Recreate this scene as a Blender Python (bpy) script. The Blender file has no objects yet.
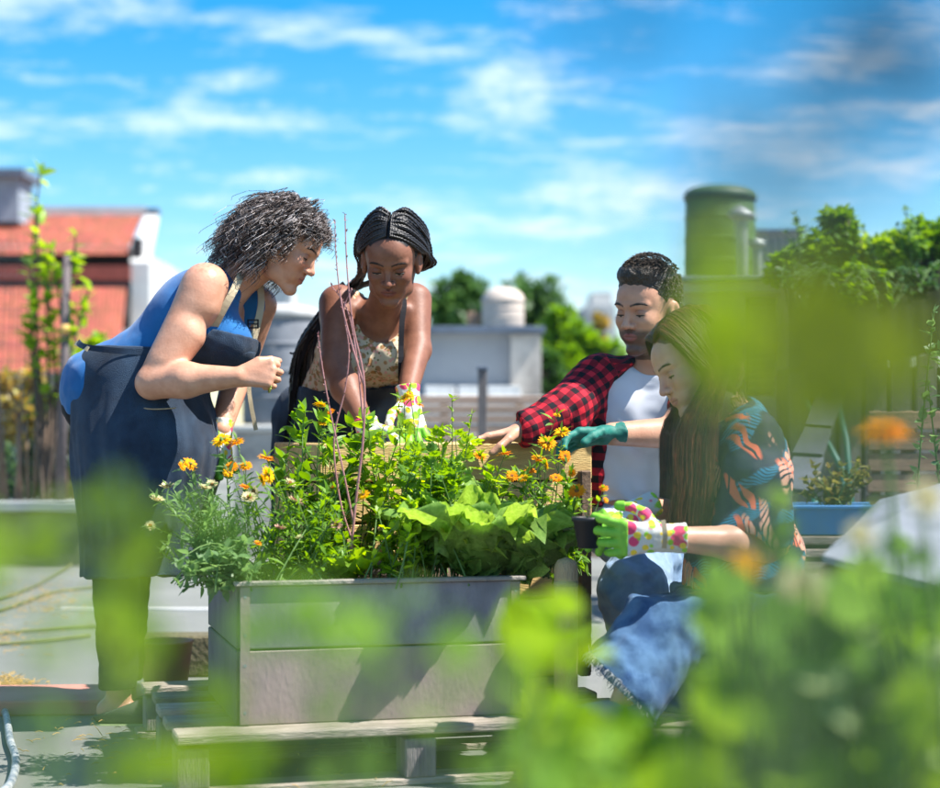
import bpy, math, random
import numpy as np
from mathutils import Vector, Matrix
random.seed(7)
RNG = np.random.default_rng(11)
S = bpy.context.scene
COL = S.collection
R = math.radians

# ------------------------------------------------------------------ camera, sky, sun, exposure
FPX, HOR, CAMZ = 1800.0, 430.0, 0.83          # focal length in px of a 940 px wide frame, horizon row, eye height
cam = bpy.data.cameras.new('camera'); camo = bpy.data.objects.new('camera', cam); COL.objects.link(camo)
camo.location = (0, 0, CAMZ); camo.rotation_euler = (R(90), 0, 0)
cam.sensor_width = 36; cam.lens = 36 * FPX / 940; cam.shift_y = (HOR - 394) / 940
cam.clip_start = 0.02; cam.clip_end = 2000
cam.dof.use_dof = True; cam.dof.focus_distance = 4.75; cam.dof.aperture_fstop = 2.4
S.camera = camo
SUN_EL, SUN_AZ = 57.0, 100.0                    # azimuth measured from +Y (view direction) towards +X
sun = bpy.data.lights.new('sun', 'SUN'); sun.energy = 4.0; sun.angle = R(0.5); sun.color = (1, .955, .89)
suno = bpy.data.objects.new('sun', sun); COL.objects.link(suno)
_sd = Vector((math.sin(R(SUN_AZ)) * math.cos(R(SUN_EL)), math.cos(R(SUN_AZ)) * math.cos(R(SUN_EL)), math.sin(R(SUN_EL))))
suno.rotation_euler = _sd.to_track_quat('Z', 'Y').to_euler(); suno.location = (3, -2, 8)
S.view_settings.view_transform = 'Standard'; S.view_settings.look = 'None'
S.view_settings.gamma = 1; S.view_settings.exposure = 1.55

def build_world():
    w = bpy.data.worlds.new('World'); S.world = w; w.use_nodes = True
    nt = w.node_tree; N = nt.nodes; L = nt.links; N.clear()
    out = N.new('ShaderNodeOutputWorld'); bg = N.new('ShaderNodeBackground'); bg.inputs[1].default_value = 0.115
    sky = N.new('ShaderNodeTexSky'); sky.sky_type = 'NISHITA'; sky.sun_disc = False
    sky.sun_elevation = R(SUN_EL); sky.sun_rotation = R(SUN_AZ); sky.air_density = 1.0; sky.dust_density = 0.3; sky.ozone_density = 2.2
    hs = N.new('ShaderNodeHueSaturation'); hs.inputs['Saturation'].default_value = 1.62; hs.inputs['Hue'].default_value = .497
    hs.inputs['Value'].default_value = .62
    tc = N.new('ShaderNodeTexCoord'); sep = N.new('ShaderNodeSeparateXYZ')
    L.new(tc.outputs['Generated'], sep.inputs[0])
    def M(op, a, b=None, c=None, clamp=False):
        m = N.new('ShaderNodeMath'); m.operation = op; m.use_clamp = clamp
        for i, v in enumerate((a, b, c)):
            if v is None: continue
            if isinstance(v, (int, float)): m.inputs[i].default_value = v
            else: L.new(v, m.inputs[i])
        return m.outputs[0]
    z = M('MAXIMUM', sep.outputs[2], 0.0); den = M('ADD', z, 0.16)
    u = M('DIVIDE', sep.outputs[0], den); v = M('DIVIDE', sep.outputs[1], den)
    cb = N.new('ShaderNodeCombineXYZ'); L.new(u, cb.inputs[0]); L.new(v, cb.inputs[1])
    mp = N.new('ShaderNodeMapping'); mp.inputs['Location'].default_value = (3.3, 1.85, 0); mp.inputs['Rotation'].default_value = (0, 0, R(28))
    mp.inputs['Scale'].default_value = (1.0, 1.05, 1); L.new(cb.outputs[0], mp.inputs[0])
    n1 = N.new('ShaderNodeTexNoise'); n1.inputs['Scale'].default_value = 2.1; n1.inputs['Detail'].default_value = 9; n1.inputs['Roughness'].default_value = .68
    n1.inputs['Distortion'].default_value = .35; L.new(mp.outputs[0], n1.inputs[0])
    mp2 = N.new('ShaderNodeMapping'); mp2.inputs['Scale'].default_value = (.55, 1.0, 1); mp2.inputs['Rotation'].default_value = (0, 0, R(-20)); L.new(cb.outputs[0], mp2.inputs[0])
    n2 = N.new('ShaderNodeTexNoise'); n2.inputs['Scale'].default_value = 7.5; n2.inputs['Detail'].default_value = 7; n2.inputs['Roughness'].default_value = .66; L.new(mp2.outputs[0], n2.inputs[0])
    a = M('MULTIPLY_ADD', n2.outputs[0], .62, n1.outputs[0])
    mr = N.new('ShaderNodeMapRange'); mr.interpolation_type = 'SMOOTHSTEP'; L.new(a, mr.inputs[0])
    mr.inputs[1].default_value = .745; mr.inputs[2].default_value = 1.05; mr.inputs[3].default_value = 0; mr.inputs[4].default_value = .85
    # thin veil of pale air low down
    hz = N.new('ShaderNodeMapRange'); L.new(z, hz.inputs[0]); hz.inputs[1].default_value = 0; hz.inputs[2].default_value = .30
    hz.inputs[3].default_value = .03; hz.inputs[4].default_value = 0
    f = M('MAXIMUM', mr.outputs[0], hz.outputs[0])
    mx = N.new('ShaderNodeMix'); mx.data_type = 'RGBA'
    L.new(f, mx.inputs[0]); L.new(sky.outputs[0], hs.inputs['Color']); L.new(hs.outputs[0], mx.inputs[6]); mx.inputs[7].default_value = (3.3, 3.8, 4.25, 1)
    L.new(mx.outputs[2], bg.inputs[0]); L.new(bg.outputs[0], out.inputs[0])
build_world()

# ------------------------------------------------------------------ helpers
def P(px, py, Y):
    """point in metres that stands at depth Y and shows at (px, py) of the 940x788 photograph"""
    return np.array([(px - 470) * Y / FPX, Y, CAMZ + (HOR - py) * Y / FPX])
def V(*a): return np.array(a, float)
def unit(v):
    v = np.asarray(v, float); return v / max(np.linalg.norm(v), 1e-9)

def tag(o, label=None, cat=None, group=None, kind=None):
    if label: o['label'] = label
    if cat: o['category'] = cat
    if group: o['group'] = group
    if kind: o['kind'] = kind
    return o
def thing(name, label, cat, loc=(0, 0, 0), group=None, rz=0):
    o = bpy.data.objects.new(name, None); COL.objects.link(o); o.empty_display_size = .1
    o.location = tuple(loc); o.rotation_euler = (0, 0, rz)
    return tag(o, label, cat, group)
def obj(name, me, m=None, parent=None, loc=None, world=False, smooth=None):
    """link mesh me as object; world=True: vertices are in world space and are shifted under the parent"""
    if world and parent is not None:
        p = parent; off = np.zeros(3)
        while p is not None: off += np.array(p.location); p = p.parent
        n = len(me.vertices); co = np.empty(n * 3, np.float32); me.vertices.foreach_get('co', co)
        co = co.reshape(-1, 3) - off.astype(np.float32); me.vertices.foreach_set('co', co.ravel())
    if m is not None:
        me.materials.clear()
        for x in (m if isinstance(m, (list, tuple)) else [m]): me.materials.append(x)
    if smooth is not None:
        me.polygons.foreach_set('use_smooth', np.full(len(me.polygons), smooth))
    me.name = name
    o = bpy.data.objects.new(name, me); COL.objects.link(o); o.parent = parent
    if loc is not None: o.location = tuple(loc)
    return o
def copy_tree(o, parent=None):
    c = o.copy(); COL.objects.link(c); c.parent = parent
    for ch in list(o.children): copy_tree(ch, c)
    return c
def mesh(v, f, mats=None, attrs=None, smooth=False, flat_idx=None):
    me = bpy.data.meshes.new('m')
    v = np.asarray(v, np.float32)
    if isinstance(f, np.ndarray):
        k = f.shape[1]; nf = len(f)
        me.vertices.add(len(v)); me.vertices.foreach_set('co', v.ravel())
        me.loops.add(nf * k); me.loops.foreach_set('vertex_index', f.astype(np.int32).ravel())
        me.polygons.add(nf); me.polygons.foreach_set('loop_start', np.arange(0, nf * k, k, dtype=np.int32))
        me.update(calc_edges=True)
    else:
        me.from_pydata(v.tolist(), [], f)
    if smooth: me.polygons.foreach_set('use_smooth', np.ones(len(me.polygons), bool))
    if attrs:
        for name, arr in attrs.items():
            arr = np.asarray(arr, np.float32)
            if arr.ndim == 1:
                a = me.attributes.new(name, 'FLOAT', 'POINT'); a.data.foreach_set('value', arr)
            elif arr.shape[1] == 3:
                a = me.attributes.new(name, 'FLOAT_VECTOR', 'POINT'); a.data.foreach_set('vector', arr.ravel())
            else:
                a = me.attributes.new(name, 'FLOAT_COLOR', 'POINT'); a.data.foreach_set('color', arr.ravel())
    me.update(); return me

class MB:
    """mesh buffer: boxes, tubes, lathes, polygons gathered into one mesh"""
    def __init__(s): s.v = []; s.f = []
    def add(s, v, f):
        b = len(s.v); s.v += [tuple(map(float, p)) for p in v]; s.f += [tuple(b + i for i in q) for q in f]; return s
    def box(s, c, size, rot=None, bev=0.0, rz=0):
        hx, hy, hz = [x / 2 for x in size]; b = min(bev, hx * .9, hy * .9, hz * .9)
        if b <= 0:
            v = [(x, y, z) for x in (-hx, hx) for y in (-hy, hy) for z in (-hz, hz)]
            f = [(0, 1, 3, 2), (4, 6, 7, 5), (0, 4, 5, 1), (2, 3, 7, 6), (0, 2, 6, 4), (1, 5, 7, 3)]
        else:
            v = []; idx = {}
            for sx in (-1, 1):
                for sy in (-1, 1):
                    for sz in (-1, 1):
                        idx[sx, sy, sz] = len(v)
                        v += [(sx * hx, sy * (hy - b), sz * (hz - b)), (sx * (hx - b), sy * hy, sz * (hz - b)), (sx * (hx - b), sy * (hy - b), sz * hz)]
            I = lambda a, k: idx[a] + k
            f = []
            for q in (-1, 1):
                o = [(-1, -1), (1, -1), (1, 1), (-1, 1)]
                if q < 0: o = o[::-1]
                f.append(tuple(I((q, a, c_), 0) for a, c_ in o)); f.append(tuple(I((c_, q, a), 1) for a, c_ in o)); f.append(tuple(I((a, c_, q), 2) for a, c_ in o))
            for k, (ax1, ax2) in enumerate([(0, 1), (0, 2), (1, 2)]):
                fr = 3 - ax1 - ax2
                for p in (-1, 1):
                    for q in (-1, 1):
                        def key(e):
                            t = [0, 0, 0]; t[ax1] = p; t[ax2] = q; t[fr] = e; return tuple(t)
                        f.append((I(key(-1), ax1), I(key(1), ax1), I(key(1), ax2), I(key(-1), ax2)))
            for a in idx: f.append((I(a, 0), I(a, 1), I(a, 2)))
        M_ = Matrix.Rotation(rz, 3, 'Z') if rot is None else rot
        s.add([M_ @ Vector(p) + Vector(c) for p in v], f); return s
    def tube(s, pts, rad, n=8, cap=True):
        pts = [np.asarray(p, float) for p in pts]
        if np.isscalar(rad): rad = [rad] * len(pts)
        t0 = unit(pts[1] - pts[0]); a = unit(np.cross(t0, V(0, 0, 1) if abs(t0[2]) < .9 else V(1, 0, 0))); v = []
        for i, p in enumerate(pts):
            t = unit(pts[min(i + 1, len(pts) - 1)] - pts[max(i - 1, 0)])
            a = unit(a - t * a.dot(t)); b = np.cross(t, a)
            for k in range(n):
                w = 2 * math.pi * k / n; v.append(p + rad[i] * (math.cos(w) * a + math.sin(w) * b))
        f = [(i * n + k, i * n + (k + 1) % n, (i + 1) * n + (k + 1) % n, (i + 1) * n + k) for i in range(len(pts) - 1) for k in range(n)]
        if cap: f += [tuple(range(n))[::-1], tuple((len(pts) - 1) * n + k for k in range(n))]
        s.add(v, f); return s
    def lathe(s, prof, n=24, c=(0, 0, 0)):
        v = []; f = []
        for r, z in prof:
            for k in range(n):
                w = 2 * math.pi * k / n; v.append((c[0] + r * math.cos(w), c[1] + r * math.sin(w), c[2] + z))
        for i in range(len(prof) - 1):
            for k in range(n): f.append((i * n + k, i * n + (k + 1) % n, (i + 1) * n + (k + 1) % n, (i + 1) * n + k))
        s.add(v, f); return s
    def mesh(s, smooth=False):
        me = bpy.data.meshes.new('m'); me.from_pydata(s.v, [], s.f)
        if smooth: me.polygons.foreach_set('use_smooth', np.ones(len(me.polygons), bool))
        me.update()
        import bmesh
        bm = bmesh.new(); bm.from_mesh(me); bmesh.ops.recalc_face_normals(bm, faces=bm.faces); bm.to_mesh(me); bm.free()
        return me

def tubes(strands, sides=4, attr=None):
    """strands: list of (points (n,3), radii (n,)) -> one mesh; many strands at once"""
    vs = []; fs = []; at = []; base = 0
    byn = {}
    for i, (p, r) in enumerate(strands): byn.setdefault(len(p), []).append(i)
    for n, ids in byn.items():
        Pn = np.array([strands[i][0] for i in ids], float); Rn = np.array([strands[i][1] for i in ids], float)
        T = np.gradient(Pn, axis=1); T /= np.linalg.norm(T, axis=2, keepdims=True) + 1e-9
        ref = np.where(np.abs(T[..., 2:3]) < .85, V(0, 0, 1), V(1, 0, 0))
        a = np.cross(T[:, 0], ref[:, 0]); a /= np.linalg.norm(a, axis=1, keepdims=True) + 1e-9
        A = np.empty_like(Pn)
        for k in range(n):
            a = a - T[:, k] * (a * T[:, k]).sum(1, keepdims=True); a /= np.linalg.norm(a, axis=1, keepdims=True) + 1e-9; A[:, k] = a
        B = np.cross(T, A)
        w = np.arange(sides) * 2 * np.pi / sides
        v = Pn[:, :, None] + Rn[:, :, None, None] * (np.cos(w)[:, None] * A[:, :, None] + np.sin(w)[:, None] * B[:, :, None])
        m = len(ids); vs.append(v.reshape(-1, 3))
        idx = np.arange(m * n * sides).reshape(m, n, sides)
        q = np.stack([idx[:, :-1], np.roll(idx, -1, 2)[:, :-1], np.roll(idx, -1, 2)[:, 1:], idx[:, 1:]], -1).reshape(-1, 4) + base
        fs.append(q); at.append(np.repeat(RNG.random(m), n * sides)); base += m * n * sides
    return mesh(np.concatenate(vs), np.concatenate(fs), attrs={'var': np.concatenate(at)}, smooth=True)

# ------------------------------------------------------------------ materials
def mat(name, col, rough=.6, col2=None, scale=8.0, bump=0.0, bscale=60.0, metal=0.0, translucent=0.0, var=0.0, spec=.5, sss=0.0, stretch=None, contrast=(.35, .65), detail=6, coat=0, tcol=None, sheen=0):
    """principled material: two colours mixed by noise, noise bump, optional per-piece variation ('var' attribute or object)"""
    m = bpy.data.materials.new(name); m.use_nodes = True; nt = m.node_tree; N = nt.nodes; L = nt.links; b = N['Principled BSDF']
    b.inputs['Roughness'].default_value = rough; b.inputs['Metallic'].default_value = metal
    b.inputs['Specular IOR Level'].default_value = spec; b.inputs['Coat Weight'].default_value = coat
    if sheen: b.inputs['Sheen Weight'].default_value = sheen
    tc = N.new('ShaderNodeTexCoord'); src = tc.outputs['Object']
    if stretch:
        mp = N.new('ShaderNodeMapping'); mp.inputs['Scale'].default_value = stretch; L.new(src, mp.inputs[0]); src = mp.outputs[0]
    if col2 is None: col2 = tuple(c * .72 for c in col)
    n = N.new('ShaderNodeTexNoise'); n.inputs['Scale'].default_value = scale; n.inputs['Detail'].default_value = detail; n.inputs['Roughness'].default_value = .6; L.new(src, n.inputs[0])
    mr = N.new('ShaderNodeMapRange'); L.new(n.outputs[0], mr.inputs[0]); mr.inputs[1].default_value = contrast[0]; mr.inputs[2].default_value = contrast[1]
    mx = N.new('ShaderNodeMix'); mx.data_type = 'RGBA'; L.new(mr.outputs[0], mx.inputs[0])
    mx.inputs[6].default_value = (*col, 1); mx.inputs[7].default_value = (*col2, 1)
    c = mx.outputs[2]
    if var:
        at = N.new('ShaderNodeAttribute'); at.attribute_name = 'var'; oi = N.new('ShaderNodeObjectInfo')
        ad = N.new('ShaderNodeMath'); ad.operation = 'ADD'; L.new(at.outputs['Fac'], ad.inputs[0]); L.new(oi.outputs['Random'], ad.inputs[1])
        fr = N.new('ShaderNodeMath'); fr.operation = 'FRACT'; L.new(ad.outputs[0], fr.inputs[0])
        vr = N.new('ShaderNodeMapRange'); L.new(fr.outputs[0], vr.inputs[0]); vr.inputs[3].default_value = 1 - var; vr.inputs[4].default_value = 1 + var
        hs = N.new('ShaderNodeHueSaturation'); L.new(c, hs.inputs['Color']); L.new(vr.outputs[0], hs.inputs['Value'])
        hr = N.new('ShaderNodeMapRange'); L.new(fr.outputs[0], hr.inputs[0]); hr.inputs[3].default_value = .5 + var * .035; hr.inputs[4].default_value = .5 - var * .035; L.new(hr.outputs[0], hs.inputs['Hue'])
        c = hs.outputs[0]
    L.new(c, b.inputs['Base Color'])
    if sss:
        b.inputs['Subsurface Weight'].default_value = sss; b.inputs['Subsurface Radius'].default_value = (1, .35, .2); b.inputs['Subsurface Scale'].default_value = .012
    if bump:
        n2 = N.new('ShaderNodeTexNoise'); n2.inputs['Scale'].default_value = bscale; n2.inputs['Detail'].default_value = 5; L.new(src, n2.inputs[0])
        bp = N.new('ShaderNodeBump'); bp.inputs['Strength'].default_value = min(1, bump * 3); bp.inputs['Distance'].default_value = bump * .02; L.new(n2.outputs[0], bp.inputs['Height']); L.new(bp.outputs[0], b.inputs['Normal'])
    if translucent:
        t = N.new('ShaderNodeBsdfTranslucent'); ms = N.new('ShaderNodeMixShader'); ms.inputs[0].default_value = translucent
        if tcol: t.inputs[0].default_value = (*tcol, 1)
        else:
            h2 = N.new('ShaderNodeHueSaturation'); h2.inputs['Hue'].default_value = .475; h2.inputs['Saturation'].default_value = 1.15; h2.inputs['Value'].default_value = 2.1
            L.new(c, h2.inputs['Color']); L.new(h2.outputs[0], t.inputs[0])
        L.new(b.outputs[0], ms.inputs[1]); L.new(t.outputs[0], ms.inputs[2]); L.new(ms.outputs[0], N['Material Output'].inputs[0])
    return m
def node_of(m, kind): return next(n for n in m.node_tree.nodes if n.bl_idname == kind)

# ------------------------------------------------------------------ implicit surfaces for bodies and clothes
class Field:
    def __init__(s, lo, hi, h=.0032):
        s.lo = np.asarray(lo, float); s.h = h; s.n = np.ceil((np.asarray(hi) - s.lo) / h).astype(int) + 1
        s.F = np.full(s.n, .06, np.float32); s.axes = [(s.lo[i] + h * np.arange(s.n[i])).astype(np.float32) for i in range(3)]
    def win(s, lo, hi):
        a = np.clip(np.floor((lo - s.lo) / s.h).astype(int), 0, s.n); b = np.clip(np.ceil((hi - s.lo) / s.h).astype(int) + 1, 0, s.n)
        if (b <= a).any(): return None, None
        sl = tuple(slice(a[i], b[i]) for i in range(3))
        X = s.axes[0][sl[0]][:, None, None]; Y = s.axes[1][sl[1]][None, :, None]; Z = s.axes[2][sl[2]][None, None, :]
        return sl, (X, Y, Z)
    def blend(s, sl, d, k, sub):
        G = s.F[sl]
        if sub:
            h = np.clip(.5 - .5 * (G + d) / k, 0, 1); s.F[sl] = G * (1 - h) - d * h + k * h * (1 - h)
        else:
            h = np.clip(.5 + .5 * (G - d) / k, 0, 1); s.F[sl] = G * (1 - h) + d * h - k * h * (1 - h)
    def cap(s, a, b, ra, rb=None, k=.02, sub=False, flat=None):
        rb = ra if rb is None else rb; a = np.asarray(a, float); b = np.asarray(b, float)
        m = max(ra, rb) * (max(1, flat[1]) if flat else 1) + k + 3 * s.h
        sl, X = s.win(np.minimum(a, b) - m, np.maximum(a, b) + m)
        if sl is None: return s
        ab = b - a; q = [X[i] - np.float32(a[i]) for i in range(3)]; L2 = max(float(ab @ ab), 1e-9)
        t = np.clip((q[0] * ab[0] + q[1] * ab[1] + q[2] * ab[2]) / L2, 0, 1)
        e = [q[i] - t * np.float32(ab[i]) for i in range(3)]
        if flat:
            dv = unit(flat[0]); w = (e[0] * dv[0] + e[1] * dv[1] + e[2] * dv[2]) * (1 / flat[1] - 1)
            e = [e[i] + w * np.float32(dv[i]) for i in range(3)]
        d = np.sqrt(e[0] ** 2 + e[1] ** 2 + e[2] ** 2) - (ra + (rb - ra) * t)
        s.blend(sl, d.astype(np.float32), k, sub); return s
    def ell(s, c, r, M=None, k=.02, sub=False):
        """ellipsoid; columns of M are its axes"""
        c = np.asarray(c, float); r = np.asarray(r, float) * np.ones(3); m = r.max() + k + 3 * s.h
        if M is None: ext = r
        else: ext = np.sqrt(((np.asarray(M) * r) ** 2).sum(1))
        ext = ext + k + 3 * s.h
        sl, X = s.win(c - ext, c + ext)
        if sl is None: return s
        q = [X[i] - np.float32(c[i]) for i in range(3)]
        if M is not None:
            M = np.asarray(M); q = [q[0] * M[0, j] + q[1] * M[1, j] + q[2] * M[2, j] for j in range(3)]
        e = np.sqrt((q[0] / r[0]) ** 2 + (q[1] / r[1]) ** 2 + (q[2] / r[2]) ** 2)
        g = np.sqrt((q[0] / r[0] ** 2) ** 2 + (q[1] / r[1] ** 2) ** 2 + (q[2] / r[2] ** 2) ** 2) + 1e-6
        d = np.clip(e * (e - 1) / g, -.2, .2)
        s.blend(sl, d.astype(np.float32), k, sub); return s
    def cut(s, p, n, k=.004):
        """remove what lies on the side the normal points to"""
        n = unit(n); X = [s.axes[i].reshape([-1 if j == i else 1 for j in range(3)]) for i in range(3)]
        d = (X[0] - p[0]) * n[0] + (X[1] - p[1]) * n[1] + (X[2] - p[2]) * n[2]
        s.F = np.maximum(s.F, d.astype(np.float32)); return s
    def minus(s, o, gap=0.0): s.F = np.maximum(s.F, -(o.F + gap)); return s
    def arrays(s, disp=None, smooth=2):
        F = s.F; ins = F < 0; n = s.n
        c = np.zeros(n - 1, np.uint8)
        for dx in (0, 1):
            for dy in (0, 1):
                for dz in (0, 1): c += ins[dx:n[0] - 1 + dx, dy:n[1] - 1 + dy, dz:n[2] - 1 + dz]
        act = (c > 0) & (c < 8); ids = np.argwhere(act)
        vid = np.full(n - 1, -1, np.int32); vid[act] = np.arange(len(ids), dtype=np.int32)
        cor = np.array([[i >> 2 & 1, i >> 1 & 1, i & 1] for i in range(8)])
        val = np.stack([F[ids[:, 0] + o[0], ids[:, 1] + o[1], ids[:, 2] + o[2]] for o in cor], 1)
        acc = np.zeros((len(ids), 3)); cnt = np.zeros(len(ids))
        for i in range(8):
            for j in range(i + 1, 8):
                if np.abs(cor[i] - cor[j]).sum() != 1: continue
                a, b = val[:, i], val[:, j]; cr = (a < 0) != (b < 0); t = np.where(cr, a / np.where(cr, a - b, 1), 0)
                acc += np.where(cr[:, None], cor[i] + t[:, None] * (cor[j] - cor[i]), 0); cnt += cr
        v = s.lo + s.h * (ids + acc / cnt[:, None])
        quads = []
        for ax in range(3):
            e1, e2 = (ax + 1) % 3, (ax + 2) % 3
            sl0 = [slice(1, n[i] - 1) for i in range(3)]; sl0[ax] = slice(0, n[ax] - 1); sl1 = list(sl0); sl1[ax] = slice(1, n[ax])
            A = ins[tuple(sl0)]; B = ins[tuple(sl1)]; p = np.argwhere(A != B); off = np.array([1, 1, 1]); off[ax] = 0; p = p + off
            o1 = np.zeros(3, int); o1[e1] = 1; o2 = np.zeros(3, int); o2[e2] = 1
            g = lambda q: vid[q[:, 0], q[:, 1], q[:, 2]]
            q = np.stack([g(p - o1 - o2), g(p - o2), g(p), g(p - o1)], 1)
            fl = ~ins[p[:, 0], p[:, 1], p[:, 2]]; q[fl] = q[fl][:, ::-1]; quads.append(q)
        f = np.concatenate(quads)
        for _ in range(smooth):
            acc = np.zeros_like(v); cn = np.zeros(len(v))
            for k in range(4):
                for l in (1, 3):
                    for a_ in range(3): acc[:, a_] += np.bincount(f[:, k], v[f[:, (k + l) % 4], a_], len(v))
                    cn += np.bincount(f[:, k], minlength=len(v))
            v = v * .5 + .5 * acc / np.maximum(cn, 1)[:, None]
        if disp is not None:
            nn = np.cross(v[f[:, 2]] - v[f[:, 0]], v[f[:, 3]] - v[f[:, 1]]); N_ = np.zeros_like(v)
            for k in range(4):
                for a_ in range(3): N_[:, a_] += np.bincount(f[:, k], nn[:, a_], len(v))
            N_ /= np.linalg.norm(N_, axis=1, keepdims=True) + 1e-12
            v = v + N_ * disp(v, N_)[:, None]
        return v, f
    def mesh(s, disp=None, smooth=2, attrs=None):
        v, f = s.arrays(disp, smooth)
        return mesh(v, f, smooth=True, attrs=attrs(v) if attrs else None)
def bounds(pts, m=.16):
    p = np.array(pts); return p.min(0) - m, p.max(0) + m
def snoise(v, f, seed=0, warp=1.0):
    """smooth pseudo noise from warped sines; f may be a 3-vector of frequencies (cycles / m)"""
    f = np.ones(3) * f * 2 * np.pi; r = np.random.default_rng(seed); ph = r.random(9) * 6.28
    x, y, z = (v * f).T
    x2 = x + warp * np.sin(y * .8 + ph[0]) + warp * .6 * np.sin(z * 1.3 + ph[1]); y2 = y + warp * np.sin(z * .9 + ph[2]) + warp * .6 * np.sin(x * 1.2 + ph[3]); z2 = z + warp * np.sin(x * .7 + ph[4])
    return (np.sin(x2 + ph[5]) + np.sin(y2 + ph[6]) + np.sin(z2 + ph[7])) / 3
def frame(fwd, up=(0, 0, 1)):
    """columns forward, left, up"""
    f = unit(fwd); l = unit(np.cross(up, f)); u = np.cross(f, l); return np.stack([f, l, u], 1)
# ------------------------------------------------------------------ people
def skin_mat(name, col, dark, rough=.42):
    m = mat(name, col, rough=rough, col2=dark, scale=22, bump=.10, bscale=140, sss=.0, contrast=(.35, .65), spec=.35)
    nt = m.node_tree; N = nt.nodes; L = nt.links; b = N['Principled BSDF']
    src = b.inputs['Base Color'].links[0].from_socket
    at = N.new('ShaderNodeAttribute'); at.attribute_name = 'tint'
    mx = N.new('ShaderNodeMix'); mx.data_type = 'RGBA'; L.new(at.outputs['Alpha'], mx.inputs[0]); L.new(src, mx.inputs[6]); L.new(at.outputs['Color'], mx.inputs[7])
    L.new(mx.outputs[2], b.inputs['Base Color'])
    return m

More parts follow.
